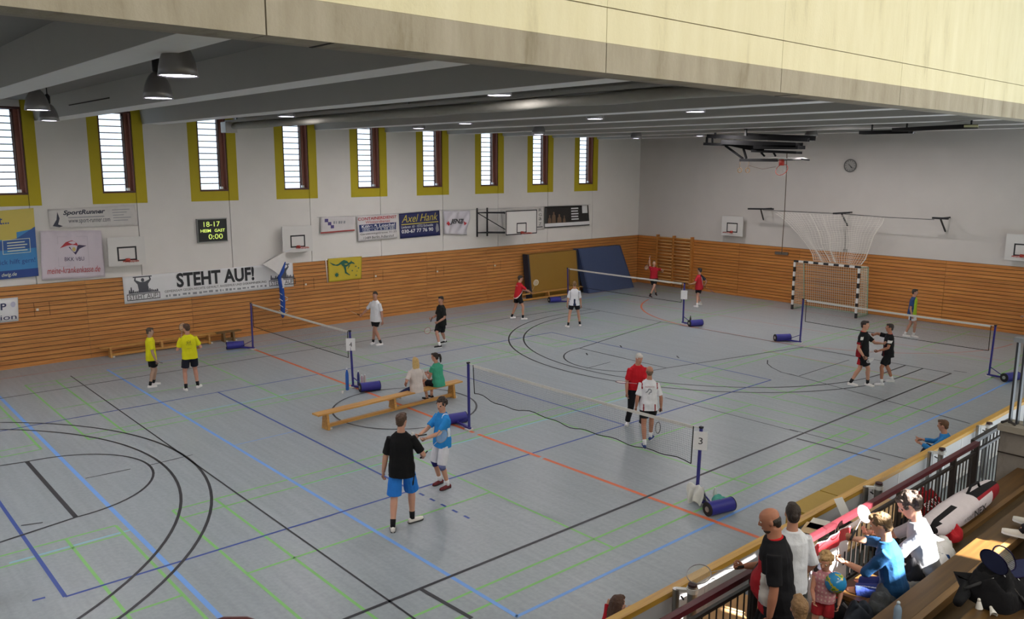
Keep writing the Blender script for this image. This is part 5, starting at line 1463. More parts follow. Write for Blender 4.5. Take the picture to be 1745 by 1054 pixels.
# -- court 1
r = man((1543, 573), (1558, 574), 491, 82, 'player in a blue and lime shirt with white shorts walking along the back wall', top=dict(cols=['2d4470', 'a3c22e'], sleeve=.75, hem=-.11), pattern=lambda x, y, h: 1 if y > .06 else 0,
        bottom=dict(cols=['d8d8de', '25304e'], len=.68), bpattern=lambda x, y, h: 1 if abs(y) < .03 else 0, sock='e2e2e2', shoe='e8e6e4', skincol='b58672', hair=('short', '2b211d'), hands=((-.24, .08, .84), (.26, .04, .84)), fy=(0, 25), lean=.05)
r = man((1451, 656), (1480, 657), 543, 72, 'man in black shirt with red side and red-hemmed shorts, shaking hands at the right', near=1, top=dict(cols=[BLK, '8f1c26', 'd9d5d5'], sleeve=.75, hem=-.12), collar='c2403e',
        pattern=lambda x, y, h: 2 if (abs(x) > .19 and .36 < h < .44 and y > 0) else (1 if abs(x) > .13 and h < .3 and y < .02 else 0), bottom=dict(cols=[BLK, 'a81f28'], len=.78), bpattern=lambda x, y, h: 1 if y < -.02 and h < -.18 else 0,
        sock='26262a', shoe='e2dfdc', skincol='c08f78', hair=('short', '2a201b'), hands=((-.10, .45, 1.20), (.26, .12, .86)), curl=(.8, 1.1), fy=(0, 15))
w = r.wrist[1]; racket(w, F(1486, 622) - F(1468, 611), (.6, -.7, .1), 'badminton racket with white strings held low by the handshaking man', frame='c9c9cf')
r = man((1500, 656), (1518, 650), 549, 285, 'man in black shirt with a white bar on the back, hand raised', near=1, top=dict(cols=[BLK, '57181f', 'd9d5d5'], sleeve=.7, hem=-.11), collar='c2605e',
        pattern=lambda x, y, h: 2 if (abs(x) > .185 and h < .40 and h > .33) else (1 if -.10 < x < -.05 and h < .25 else 0), bottom=dict(cols=['15161b'], len=.80), sock='dfdfe2', shoe='d5d5da', skincol='a9745c', hair=('short', '241b18'),
        hands=((-.28, .34, 1.02), (.05, .42, 1.42)), curl=(.8, .9), fy=(0, -10))
decal(r, 'TEAM', .37, .405, -.03, .10, 'd9d5d5')
racket(r.wrist[0] + Vector((-.02, 0, 0)), (-.75, -.1, -.3), (.1, .2, 1), 'dark badminton racket held flat between the two handshaking men', frame='55525a')
# -- centre, behind net 3
r = man((1094, 726), (1070, 723), 598, 22, 'white-haired man in a red polo shirt and black trousers', near=1, top=dict(cols=['c01c28'], sleeve=.85, hem=-.05), collar='a81822', lean=.12,
        bottom=dict(cols=[BLK], len=2.0), sock='1b1b20', shoe='e6e6ea', skincol='c08a76', hair=('short', 'c9c4bc'), hands=((-.02, .42, 1.12), (.27, .10, .84)), curl=(.7, .5), head=(-.15, .3), fy=(-5, 30), girth=1.05)
racket(r.wrist[0] + Vector((-.05, -.03, 0)), (-.75, -.6, .05), (.1, .1, 1), 'purple badminton racket held flat in front of the red polo shirt', frame='7a2a5a')
r = man((1098, 762), (1108, 748), 620, 188, 'balding man seen from behind in a white shirt with red trim and a sketched print', near=1, top=dict(cols=['dedee4', '8f1f2c'], sleeve=.85, hem=-.13),
        pattern=lambda x, y, h: 1 if ((abs(abs(x)-.165) < .012 and h > .36) or (abs(abs(x)-.125) < .014 and h < .02 and y < 0)) else 0, bottom=dict(cols=[BLK], len=.66), sock='e6e6e8', shoe='3b4f86', skincol='b3806a', hair=('bald', '6a5240'),
        hands=((-.27, .03, .82), (.28, .03, .82)), curl=(.5, 1.1), fy=(0, 25))
decal(r, 'BADMINTON', .40, .425, -.10, .10, '9a5560')
decal(r, None, .24, .38, -.10, .05, '8a8d98', polys=([(.45, 0), (.6, .05), (.75, .3), (.95, .35), (.95, .75), (.7, 1), (.45, .95), (.3, .6), (.05, .35), (.1, .25), (.35, .4), (.55, .75), (.75, .8), (.8, .5), (.6, .4)], [tuple(range(15))]))
w = r.wrist[1]; racket(w, (-.05, -.12, -1), (.3, .8, 0), 'badminton racket hanging down from the hand of the man in the white red-trimmed shirt', frame='2c2c30')
# -- foreground pair
r = man((670, 903), (703, 888), 702, 172, 'young man seen from behind in a black t-shirt and bright blue shorts', near=2, top=dict(cols=['101013'], sleeve=.80, hem=-.13),
        bottom=dict(cols=['2b78cf', '14161c'], len=.92, flare=.115), bpattern=lambda x, y, h: 1 if (x > .155 and abs(y) < .012) else 0, sock='141418', shoe='dcd8d2', sole='3a3a3c', skincol='c79680', hair=('short', '4a3424'),
        hands=((-.29, .05, .84), (.30, .28, 1.02)), curl=(.6, .7), head=(.35, .1), fy=(-10, 50))
w = r.wrist[1]; rk1 = w
r = man((761, 832), (748, 824), 676, 305, 'young man in a bright blue t-shirt and white shorts with knee braces', near=2, top=dict(cols=['2a86cf', 'dfe6ee'], sleeve=.82, hem=-.12), lean=-.02,
        pattern=lambda x, y, h: 1 if (x < -.15 and y < -.0 and .10 < h < .27) or (abs(abs(x)-.10) < .006 and h > .47) else 0, bottom=dict(cols=['dcdce4'], len=.98, flare=.095), sock='e6e6ea', shoe='6d2f34', sole='2c2426', skincol='c9987f', hair=('curly', '2e221c'),
        hands=((-.10, .44, 1.10), (.10, .46, 1.12)), curl=(.8, .9), head=(-.25, .15), fy=(-5, -10))
for i in (0, 1):
    k, a = r.knee[i], r.ankle[i]; d = (a-k).normalized()
    part('knee_brace', MB().tube([k - d*.04, k + d*.01, k + d*.08], [.068, .066, .06], 14), cloth('2d2c6e' if i else '6d74a0'), r.root, True)
w = (r.wrist[0]+r.wrist[1])/2
racket(w + Vector((0, 0, .03)), F(722, 742) - F(745, 738), (.2, .2, 1), 'badminton racket with a dark red grip held flat by the bright blue shirt player', frame='7d8a94', near=True)
q = r.wrist[1] + Vector((-.08, -.12, -.02))
def shuttle(p, d, label, group=None):
    p = Vector(p); d = Vector(d).normalized(); M = d.to_track_quat('Z', 'Y').to_matrix()
    t = thing('shuttlecock', p, label, 'shuttlecock', group)
    part('cork', MB().lathe(p, [(.002, -.012), (.010, -.010), (.0135, 0), (.0135, .012)], 12, 0, M), paint('e2ded6'), t, True)
    part('skirt', MB().lathe(p, [(.0135, .012), (.020, .035), (.031, .078), (.028, .078), (.017, .035)], 16, 0, M, False), paint('e6e4e0'), t)
    return t
shuttle(q, (.2, .2, 1), 'white shuttlecock in the hand of the bright blue shirt player')
racket(rk1 + Vector((0, 0, .02)), (.02, .3, .2), (1, 0, .1), 'badminton racket of the black t-shirt player pointing away from us', frame='8e9398', near=True)
# -- two women on the bench
def sitter(base_xy, seat, ang, label, ftx, H=1.68, **kw):
    s = H/1.8; bz = kw.pop('bz', 0.0)
    return person(Vector((base_xy[0], base_xy[1], bz)), H, ang, label, pel=(0, -.02, (seat-bz+.09)/s), feet=ftx, **kw)
sitter((11.28, -22.2), .42, toward((11.28, -22.2), 198), 'blonde woman in a pale grey top and jeans sitting on the bench, seen from behind', ((-.42, .72, -20, .03), (-.34, .80, -20, .03)), H=1.66, near=1, lean=.10, hands=((-.27, .12, .62), (.22, .3, .62)),
       top=dict(cols=['c9bfba'], sleeve=.8, hem=-.13), bottom=dict(cols=['2c3054'], len=1.95), shoe='e4e2dc', sock='e0e0e0', hair=('long', 'c7a66a'), skincol='b88672', girth=.96)
sitter((11.28, -21.5), .42, toward((11.28, -21.5), 222), 'dark-haired woman with a ponytail in a green t-shirt and black shorts on the bench', ((-.14, .32, 0), (.10, .40, 0)), H=1.70, near=1, lean=.18, hands=((-.10, .36, .72), (.08, .40, .72)),
       top=dict(cols=['3f9a7c'], sleeve=.42, hem=-.09), bottom=dict(cols=[BLK], len=.78), shoe='1d1d22', sock='c79a84', hair=('tail', '241813'), skincol='bf8b76', girth=.95, head=(-.5, .1), curl=(.8, .8))
# -- behind the barrier on the court side
solo('low_box_bench', MB().box((21.7, -17.0, 0), (22.2, -15.9, .22)), M_OCH, (22, -16.7, 0), 'low ochre box against the barrier under the man in the light blue jacket', 'box')
sitter((22.05, -16.75), .22, toward((22.05, -16.75), 262), 'man in a light blue jacket sitting behind the barrier, looking left', ((-.16, .5, 0), (.14, .55, 0)), H=1.74, headpx=(1607, 724), near=1, lean=.16, hands=((-.20, .46, .62), (.16, .5, .60)),
       top=dict(cols=['2f7fbf', '9a3040', '27406e'], sleeve=1.8, hem=-.08), pattern=lambda x, y, h: 1 if (y > .07 and abs(x) < .05) else 0, bottom=dict(cols=['23283a'], len=2.0), shoe='d5d5d8', sock='', hair=('short', '5a3d26'), skincol='c08c74', head=(0, .1))
solo('low_box_bench', MB().box((21.7, -27.2, 0), (22.2, -26.2, .20)), M_OCH, (22, -26.8, 0), 'low ochre box against the barrier under the girl in red', 'box')
sitter((21.98, -26.72), .20, toward((21.98, -26.72), 150), 'girl with long brown hair in a red top leaning on the barrier, seen from behind', ((-.16, .35, 0), (.14, .40, 0)), H=1.36, headpx=(1053, 1029), near=2, lean=.14, hands=((-.05, .34, .95), (.14, .32, .98)),
       top=dict(cols=['b01c2a'], sleeve=.8, hem=-.08), bottom=dict(cols=['2c3054'], len=1.9), shoe='d5d5d8', sock='', hair=('long', '4a2f20'), skincol='c8957c', head=(.2, .15), hscale=1.28)
# -- the stand
b = F(1313, 884, SF+1.68); bald = Vector((b.x+.02, b.y, SF))
r = person(bald, 1.86, toward(bald, 268), headpx=(1312, 886), label= 'bald bearded man in a black polo shirt with red collar at the railing', near=2, top=dict(cols=['15151a', '9c1f28', 'cfcbc9'], sleeve=.85, hem=-.16), collar='c01f26', lean=.10, girth=1.16, belly=.09,
           pattern=lambda x, y, h: 2 if (abs(y-.10) < .045-.15*(h-.12) and h < .26 and h > -.05 and x < 0 and y > .02) else (1 if (y > .12 and h < .36 and x < 0) else 0), bottom=dict(cols=['15151a'], len=1.95), shoe='2a2a2e', sock='2a2a2e', hair=('bald', '2a221d'), beard='3a2f28', skincol='b27a62',
           hands=((-.30, .05, .76), LW(1268, 964, 23.95)), curl=(.55, 1.2), head=(-.1, .28), elbow=((-.6, -1, .1), (.3, -.4, -1)), feet=((-.14, 0, -8), (.14, .06, 8)))
decal(r, 'BADMINTON', .30, .33, -.02, .14, 'd5d3d0')
w = r.wrist[1]; racket(w, ray_at(1205, 975, depth_of(w)+.05) - w, (.45, -.5, .6), 'badminton racket held out over the railing by the bald man', frame='9a9a9e', near=True)
b = F(1349, 873, SF+1.58); wm = Vector((b.x, b.y, SF))
person(wm, 1.72, toward(wm, 205), headpx=(1351, 875), label= 'woman with tied dark hair in a white shirt standing behind the bald man', near=2, top=dict(cols=['dfe2ea'], sleeve=1.0, hem=-.14), bottom=dict(cols=['1b1c22'], len=1.95), shoe='2a2a2e', sock='', hair=('tied', '2a1d18'), skincol='c08c76', girth=.98, head=(.25, .1),
       hands=((-.22, .22, .98), (.24, .16, .9)))
b = F(1407, 957, SF+.86); td = Vector((b.x, b.y, SF))
r = person(td, 1.02, toward(td, -8), headpx=(1407, 956), label= 'little blonde girl in a pink patterned top holding a globe ball', near=2, hscale=1.42, top=dict(cols=['c98a92', 'd9b9b2'], sleeve=.12, hem=-.05), pattern=lambda x, y, h: 1 if math.sin(x*90)+math.sin(h*80) > .9 else 0, bottom=dict(cols=['b02a32'], len=.7), shoe='a64a8a', sock='',
           hair=('curly', 'b08d5e'), skincol='c98f76', hands=((-.28, .10, .90), (.12, .36, 1.02)), girth=1.08, head=(.15, .25), curl=(.6, .3))
BALL = ray_at(1424, 992, depth_of(r.head) - .02)
t = thing('globe_ball', BALL - Vector((0, 0, .12)), 'inflatable globe ball in blue, green and yellow held by the little girl', 'ball')
def globe_mat():
    m = bpy.data.materials.new('globe_print'); m.use_nodes = True
    nt = m.node_tree; bs = nt.nodes['Principled BSDF']; tc2 = nt.nodes.new('ShaderNodeTexCoord')
    n = nt.nodes.new('ShaderNodeTexNoise'); n.inputs['Scale'].default_value = 11; n.inputs['Detail'].default_value = 2
    r_ = nt.nodes.new('ShaderNodeValToRGB'); r_.color_ramp.interpolation = 'CONSTANT'
    e = r_.color_ramp.elements; e[0].position = 0; e[0].color = lin('2f8cc4'); e[1].position = .56; e[1].color = lin('c2b53a')
    k = e.new(.62); k.color = lin('4f9a4a'); k = e.new(.68); k.color = lin('b4553f')
    nt.links.new(tc2.outputs['Object'], n.inputs['Vector']); nt.links.new(n.outputs['Fac'], r_.inputs['Fac']); nt.links.new(r_.outputs['Color'], bs.inputs['Base Color'])
    bs.inputs['Roughness'].default_value = .15
    return m
part('ball_skin', MB().ell(BALL, .112, .112, .112, 28), globe_mat(), t, True)
part('valve', MB().cyl(BALL + Vector((.05, -.06, .078)), BALL + Vector((.056, -.067, .088)), .008, 8), paint('d8d8d8'), t)
b = F(1362, 1036, SF+1.08); ch = Vector((b.x, b.y, SF))
person(ch, 1.26, toward(ch, 195), headpx=(1362, 1036), label= 'small boy with short light brown hair at the bottom edge, seen from behind', near=2, hscale=1.35, top=dict(cols=['3c4150'], sleeve=.8, hem=-.1), bottom=dict(cols=['2b2d3a'], len=1.9), shoe='3a3a3e', sock='', hair=('short', '8a6a48'), skincol='c8967e')
b = F(1503, 893, 2.34)
r = sitter((b.x+.02, b.y, ), 1.50, toward(b, 262), 'boy in a dark blue t-shirt and blue shorts sitting on the front bench, sunlit back', ((-.16, .52, 0), (.10, .60, 0)), H=1.76, headpx=(1501, 893), bz=SF, near=2, lean=.22, hscale=1.12, hands=((-.08, .50, .80), (.06, .46, 1.04)),
           top=dict(cols=['1d4a78'], sleeve=1.15, hem=-.10), bottom=dict(cols=['2c3f86', 'd0d4e0'], len=.85), bpattern=lambda x, y, h: 1 if abs(abs(x)-.17) < .004 else 0, shoe='d0d0d4', sock='d8d8da', hair=('short', '6b5438'), skincol='c9967c', head=(0, .35), curl=(.9, 1.0))
b2 = F(1548, 857, 2.42)
r2_ = sitter((b2.x+.05, b2.y+.1), 1.50, toward(b2, 272), 'sunlit man in a grey t-shirt sitting on the front bench with bowed head', ((-.18, .55, 0), (.14, .58, 0)), H=1.92, headpx=(1549, 860), bz=SF, near=2, lean=.26, hscale=1.1, hands=((-.10, .52, .78), (.10, .55, .82)),
           top=dict(cols=['8f9298'], sleeve=.9, hem=-.12), bottom=dict(cols=['23242b'], len=1.9), shoe='3a3a3e', sock='', hair=('curly', '3c3029'), skincol='c99680', head=(0, .5), curl=(.8, .8))
w = LW(1453, 905, 24.75); racket(LW(1453, 912, 24.35), LW(1474, 872, 24.25) - LW(1453, 912, 24.35), (.75, -.6, .4), 'badminton racket standing upright in sunlight before the boy in dark blue', frame='d8d8da', near=True)
# legs of a person at the right edge, seated out of the picture
fp1, fp2 = F(1716, 912, 1.96), F(1712, 884, 1.96)
base = Vector((26.75, (fp1.y+fp2.y)/2+.05, 2.37-.0)); ang = math.atan2(((fp1+fp2)/2-base).y, ((fp1+fp2)/2-base).x)
ang = PI + .05
base = Vector((fp1.x+.78, (fp1.y+fp2.y)/2, 1.96))
person(base, 1.80, ang, 'person in black trousers and pale trainers at the right edge, mostly unseen', near=2, pel=(0, -.1, .56), feet=((-.2, .70, -5), (.22, .72, 8)), lean=-.1, hands=((-.2, .3, .7), (.2, .3, .7)), top=dict(cols=['2b2d35'], sleeve=1.8, hem=-.1),
       bottom=dict(cols=['14141a'], len=1.95), shoe='cfccc4', sock='1b1b20', hair=('short', '3a2a1c'))
# a person just inside the right edge by the back wall
b = F(1757, 582); person(b, 1.78, toward(b, 250), 'person in dark clothes cut by the right edge near the back wall', top=dict(cols=['2a2a30'], sleeve=.8, hem=-.1), bottom=dict(cols=['1b1b20'], len=1.9), hair=('short', '3a2a1c'), hands=((-.34, .2, .95), (.3, .1, .85)))
# a player cut by the left edge
b = F(-48, 1050); person(b, 1.80, toward(b, 160), 'player cut by the left edge, only a hand and a shoe in view', near=1, top=dict(cols=['2f6fb0'], sleeve=.8, hem=-.1), bottom=dict(cols=[BLK], len=.7), hair=('short', '3a2a1c'), hands=((-.27, .05, .82), (.34, .1, .84)), feet=((-.14, 0, -8), (.16, .02, 12)))
# ================================================================== small things
def bottle(p, label, col='2f55b0', h=.26, r=.036, cap='e4e4e6', group=None):
    p = Vector(p); t = thing('drink_bottle', p, label, 'bottle', group)
    part('bottle_body', MB().lathe(p, [(r*.9, 0), (r, .01), (r, h*.68), (r*.8, h*.8), (r*.38, h*.9), (r*.38, h*.94)], 14), mat('bottle_' + col, col, .2, var=.03), t, True)
    part('bottle_cap', MB().lathe(p, [(r*.44, h*.93), (r*.44, h), (r*.2, h+.01)], 12), paint(cap), t, True)
    return t
def blob_cloth(name, c, rx, ry, rz, col, label, cat, seed=0, rot=0, drop=None, n=22, amp=.25, more=()):
    """a rumpled heap of cloth: a domed sheet with folds"""
    c = Vector(c); cs, sn = math.cos(rot), math.sin(rot)
    def fn(u, v):
        a = 2*PI*u; rr = 1-v
        k = 1 + amp*noise.noise(Vector((math.cos(a)*1.5+seed, math.sin(a)*1.5, seed*.7)))
        x, y = rx*k*math.sin(rr*PI/2)*math.cos(a), ry*k*math.sin(rr*PI/2)*math.sin(a)
        z = rz*math.cos(rr*PI/2)**.8
        f = noise.noise(Vector((x*8+seed, y*13, seed)))*.34 + noise.noise(Vector((x*17, y*24+seed, seed)))*.10
        z = max(.0, z*(1+f*1.6)) + max(0, f)*rz*.25*math.sin(rr*PI)
        return c + Vector((x*cs - y*sn, x*sn + y*cs, z))
    mb = MB(); mb.sheet(fn, n*2, n)
    return mb
def heap(name, c, rx, ry, rz, col, label, cat, seed=0, rot=0, mats=None, amp=.3):
    return solo(name, blob_cloth(name, c, rx, ry, rz, col, label, cat, seed, rot, amp=amp), mats or cloth(col), c, label, cat, None, True)
# bottles around the post with sign 4
p = F(592, 664); bottle(p, 'tall blue and white bottle left of the post with sign 4', '2c5cae', .62, .045)
for i, (px, py, c) in enumerate(((611, 656, '3c3f7a'), (617, 656, 'b59aa6'), (622, 655, 'c7b4b4'))):
    bottle(F(px, py), ('dark slim bottle right behind the post with sign 4', 'pale pink bottle, middle one behind the roller of sign 4', 'clear pinkish bottle, right one behind the roller of sign 4')[i], c, .42 if i == 0 else .30, .036)
p = F(584, 670); solo('paper_cup', MB().lathe(p, [(.02, 0), (.03, .07), (.028, .07), (.018, .004)], 12), paint('e4e2de'), p, 'small white cup on the floor at the left of the blue bottle', 'cup')
p = F(1176, 556); bottle(p, 'black slim bottle standing by the roller left of the striped goal', '1a1a1e', .42, .035, '2a2a2e')
# towel and clothes on the foot of post 3
b3 = F(1187, 853)
tw = MB()
def tfn(u, v):
    # hangs over the foot bar: two falls with uneven hems and folds
    t_ = (v-.5)*2; x = b3.x + .06 + (u-.5)*.34 + .03*math.sin(t_*5+u*4)
    drop = abs(t_); z = .36 - .30*drop**1.3*(1+.18*math.sin(u*9+t_)) + .015*math.sin(u*14+t_*3)
    y = b3.y - .10 + t_*(.10+.05*math.sin(u*11)*drop) + .03*math.sin(u*17)*drop
    return Vector((x, y, max(.012, z)))
tw.sheet(tfn, 30, 22)
solo('towel', tw, cloth('d8d8d2'), b3, 'white towel draped over the foot of the net post with sign 3', 'towel', None, True)
g = b3 + Vector((.50, -.02, .12)); heap('green_cloth', g, .13, .26, .12, '4f9a8c', 'turquoise green cloth lying on the roller of the net post with sign 3', 'cloth', 3, .5)
g2 = b3 + Vector((.28, .16, 0)); bottle(g2, 'clear bottle behind the turquoise cloth near sign 3', 'c9cfca', .30, .035)
# ochre mat box and things at the barrier
t = thing('mat_trolley', (22.2, -21.7, 0), 'ochre padded mat lying on the court side of the barrier', 'mat')
part('mat_cover', MB().box((22.02, -22.75, .55), (22.43, -21.75, .9)).box((22.02, -21.72, .55), (22.43, -20.7, .9)), mat('mat_ochre2', 'a88a34', .55, var=.08, bump=.1, bscale=5), t)
part('mat_base', MB().box((22.05, -22.7, .0), (22.42, -20.75, .55)), M_OCH, t)
t = thing('court_table', (22.95, -23.2, 0), 'narrow table behind the barrier carrying a white board and small things', 'table')
part('tabletop', MB().box((22.95, -25.2, 1.01), (23.5, -21.6, 1.05)), wood_mat('table_beech', 'b08a5a', 'cfae7e', 'Y'), t)
for x, y in ((23.0, -25.1), (23.45, -25.1), (23.0, -21.7), (23.45, -21.7)): part('leg', MB().box((x-.02, y-.02, 0), (x+.02, y+.02, 1.01)), M_BLACK, t)
a, b_, c_, d_ = LW(1421, 850, 22.85), LW(1435, 846, 22.85), LW(1450, 878, 23.05), LW(1436, 884, 23.05)
o = MB(); o.add([a, b_, c_, d_] + [p + Vector((.012, 0, -.012)) for p in (a, b_, c_, d_)], [(0,1,2,3),(7,6,5,4),(0,4,5,1),(1,5,6,2),(2,6,7,3),(3,7,4,0)])
solo('white_board', o, paint('d5d4d2'), d_, 'white board propped up on the table behind the barrier', 'board')
for i, (px, py, w, h, col, lab, nm) in enumerate(((1412, 884, .16, .12, '4a544e', 'small dark green box on the table left of the white board', 'small_box'), (1425, 886, .2, .07, 'a9a89c', 'flat pale box on the table below the white board', 'flat_box'), (1443, 885, .08, .14, '222226', 'black camera-like gadget on the table right of the white board', 'gadget'))):
    c = LW(px, py, 23.2); c.z = 1.05
    mb = MB().box(c - Vector((.09, w/2, 0)), c + Vector((.09, w/2, h)))
    mb.box(c + Vector((-.07, -w*.35, h)), c + Vector((.05, w*.3, h+.015)))
    solo(nm, mb, paint(col), c, lab, 'box' if i < 2 else 'gadget')
for i, (px, py, col) in enumerate(((1395, 893, 'd8d4c8'), (1384, 900, 'c9a878'))):
    c = F(px, py, 1.054); c.z = 1.054; c.x = min(c.x, 23.33)
    solo('paper_sheet', MB().obox(c, (.12, .03, 0), (-.05, .19, 0), (0, 0, .003)), paint(col), c, ('white paper sheet on the table, right one by the railing', 'tan envelope on the table, left one by the railing')[i], 'paper')
# carton seen through the railing
t = thing('carton', (23.2, -25.6, 0), 'tan carton with a white label seen through the railing bars', 'box')
part('carton_body', MB().box((22.95, -26.5, 0), (23.5, -25.5, .86)), mat('cardboard', 'b3895c', .8, var=.08), t)
part('carton_label', MB().box((23.5, -26.4, .1), (23.505, -25.8, .58)), M_PAPER, t)
mk = MB()
for k in range(4): mk.box((23.505, -26.35, .18+.08*k), (23.507, -26.05-.04*(k % 2), .2+.08*k))
part('carton_bars', mk, GREY, t)
# red bag and shelf of things behind the railing
heap('red_bag', (23.2, -20.5, .545), .30, .42, .30, '8f1a20', 'red sports bag with white lettering behind the railing', 'bag', 5, .2)
rb = MB()
Qb = Quad((23.33, -21.0, .86), (23.33, -20.3, .86), (23.50, -20.3, .66), (23.50, -21.0, .66), Vector((.6, 0, .6)).normalized())
Qb.text(rb, 'SPORT', .05, .75, .5, .95, 0, .03); Qb.text(rb, 'TEAM', .3, .95, .02, .42, 0, .03)
part('bag_lettering', rb, M_PAPER, bpy.data.objects['red_bag'], fix=False)
t = thing('storage_bench', (23.2, -20.7, 0), 'pale bench with dark legs under the red sports bag', 'bench')
part('seat', MB().box((22.95, -21.5, .48), (23.6, -20.0, .54)), wood_mat('table_beech', 'b08a5a', 'cfae7e', 'Y'), t)
for y in (-21.4, -20.1): part('leg', MB().box((22.9, y-.03, 0), (23.55, y+.03, .48)), M_BLACK, t)
heap('dark_jacket', (23.25, -21.2, .54), .25, .30, .22, '1d1e24', 'black jacket heaped on the pale bench behind the sunlit man', 'jacket', 8)
# banner hung over the railing
Q = Quad(LW(1380, 915, 23.95), LW(1446, 876, 23.95), LW(1441, 952, 23.95), LW(1376, 985, 23.95), (1, 0, 0), lambda u, v: .02 + .012*math.sin(u*21) + .01*math.sin(u*9+v*4))
Q.tl.z = Q.tr.z = 1.86; Q.bl.z = Q.br.z = 1.06; Q.bl.y = Q.tl.y; Q.br.y = Q.tr.y
o = banner(Q, 'white banner with red top edge hung over the stand railing', mat('banner_white5', 'd8d4d6', .6), nu=30, nv=10)
mb = MB(); Q.rect(mb, 0, 1, .80, 1, 0, .008, 20)
m2 = MB(); Q.poly(m2, [(.0, .0), (.30, .0), (.32, .5), (.42, .75), (.0, .75)], 0, .008)
m3 = MB(); Q.poly(m3, [(.90, .62), (.93, .62), (.93, .42), (.88, .40), (.88, .45), (.90, .46)], 0, .012)
prints(o, ('red_edge', paint('b23038'), mb), ('black_field', INK, m2), ('black_mark', INK, m3))
# racket bag lying along bench
t = thing('racket_bag', LW(1650, 890, 25.0), 'long white, black and red racket bag lying on the front bench at the right', 'bag')
A_, B_ = F(1604, 920, 1.56), F(1712, 846, 1.60); A_.x = 24.48; B_.x = 24.52
ax = (B_-A_).normalized(); sdv = Vector((ax.y, -ax.x, 0)).normalized(); n_ = (sdv*.75 + Vector((0, 0, .66))).normalized()
L_ = (B_-A_).length
rings = []
for u, w, h in ((0, .10, .05), (.04, .17, .10), (.3, .19, .14), (.55, .18, .15), (.8, .15, .14), (.97, .11, .11), (1, .07, .06)):
    rings.append((A_.lerp(B_, u) + Vector((0, 0, .10)), sdv*w, Vector((0, 0, 1))*h))
bag = MB().loft(rings, 20, 0, True, .75)
for i, f in enumerate(bag.f):
    c = Vector((0, 0, 0))
    for k in f: c += Vector(bag.v[k])
    c /= len(f); u = (c-A_).dot(ax)/L_; v = (c - A_.lerp(B_, u)).dot(sdv)
    bag.m[i] = 1 if (.0 < v < .09 and (u < .35 or u > .55)) else (2 if .09 <= v < .13 and u > .5 else 0)
part('bag_body', bag, [cloth('cfc6cb'), cloth('17161a'), cloth('8f1f2a')], t, True)
Qb = Quad(A_.lerp(B_, .25) + sdv*.185 + Vector((0, 0, .20)), A_.lerp(B_, .62) + sdv*.185 + Vector((0, 0, .20)), A_.lerp(B_, .62) + sdv*.20 + Vector((0, 0, .02)), A_.lerp(B_, .25) + sdv*.20 + Vector((0, 0, .02)), sdv)
mb = MB(); Qb.text(mb, 'NEX', .45, .98, .25, .75, 0, .015, 0, .02); Qb.text(mb, 'W POINT', .02, .40, .35, .62, 0, .015)
part('bag_lettering', mb, INK, t, fix=False)
hd = MB().tube([A_.lerp(B_, .55) + Vector((0, 0, .24)), A_.lerp(B_, .60) + Vector((0, 0, .33)), A_.lerp(B_, .72) + Vector((0, 0, .32)), A_.lerp(B_, .76) + Vector((0, 0, .22))], .018, 8)
part('bag_handle', hd, cloth('1b1a1e'), t, True)
# clothes and bags along the front benches
def spot(px, py, z): return F(px, py, z)
heap('white_jacket', spot(1592, 948, 1.505), .20, .46, .17, 'd5d3d2', 'sunlit white and red sports jacket heaped on the front bench', 'jacket', 11, .1)
heap('red_cloth', spot(1622, 915, 1.505), .12, .16, .16, 'b3232c', 'small red cloth on the white sports jacket', 'cloth', 12)
heap('black_bag', spot(1556, 990, 1.445), .19, .36, .27, '17171b', 'black sports bag on the front bench behind the boy in dark blue', 'bag', 13, .1)
heap('blue_cloth', spot(1600, 968, 1.445), .13, .2, .17, '24406e', 'dark blue cloth between the black bag and the bench edge', 'cloth', 14)
heap('grey_towel', spot(1556, 1006, 1.445), .10, .34, .14, '7b776f', 'grey striped towel lying along the bench beside the black bag', 'towel', 15, .05)
heap('grey_jacket', spot(1506, 1034, 1.445), .15, .30, .19, '4b4e52', 'dark grey jacket heaped on the bench at the bottom edge', 'jacket', 16, .1)
heap('navy_jacket', spot(1462, 1062, 1.445), .15, .24, .2, '2b303a', 'navy jacket heaped at the bottom edge beside the grey jacket', 'jacket', 17, .1)
# backpack before the little girl
bk = F(1418, 1043, SF+.22)
t = thing('backpack', (bk.x+.1, bk.y, SF), 'black backpack with grey straps standing in front of the little girl', 'backpack')
c = Vector((bk.x+.1, bk.y, SF))
bb = MB().loft([(c + Vector((0, 0, .0)), Vector((.14, 0, 0)), Vector((0, .17, 0))), (c + Vector((0, 0, .04)), Vector((.16, 0, 0)), Vector((0, .2, 0))), (c + Vector((.0, 0, .25)), Vector((.15, 0, 0)), Vector((0, .19, 0))), (c + Vector((0, 0, .38)), Vector((.12, 0, 0)), Vector((0, .16, 0))), (c + Vector((0, 0, .44)), Vector((.05, 0, 0)), Vector((0, .08, 0)))], 18, 0, True, .7)
part('bag_body', bb, cloth('1b1c20'), t, True)
for dy in (-.09, .09): part('strap', MB().tube([c + Vector((.05, dy, .43)), c + Vector((.16, dy, .36)), c + Vector((.19, dy*1.1, .2)), c + Vector((.16, dy*1.2, .05))], .022, 8, flat=.5), cloth('6d6f72'), t, True)
part('red_pocket', MB().ell(c + Vector((-.06, .0, .40)), .08, .09, .06, 12), cloth('a0252a'), t, True)
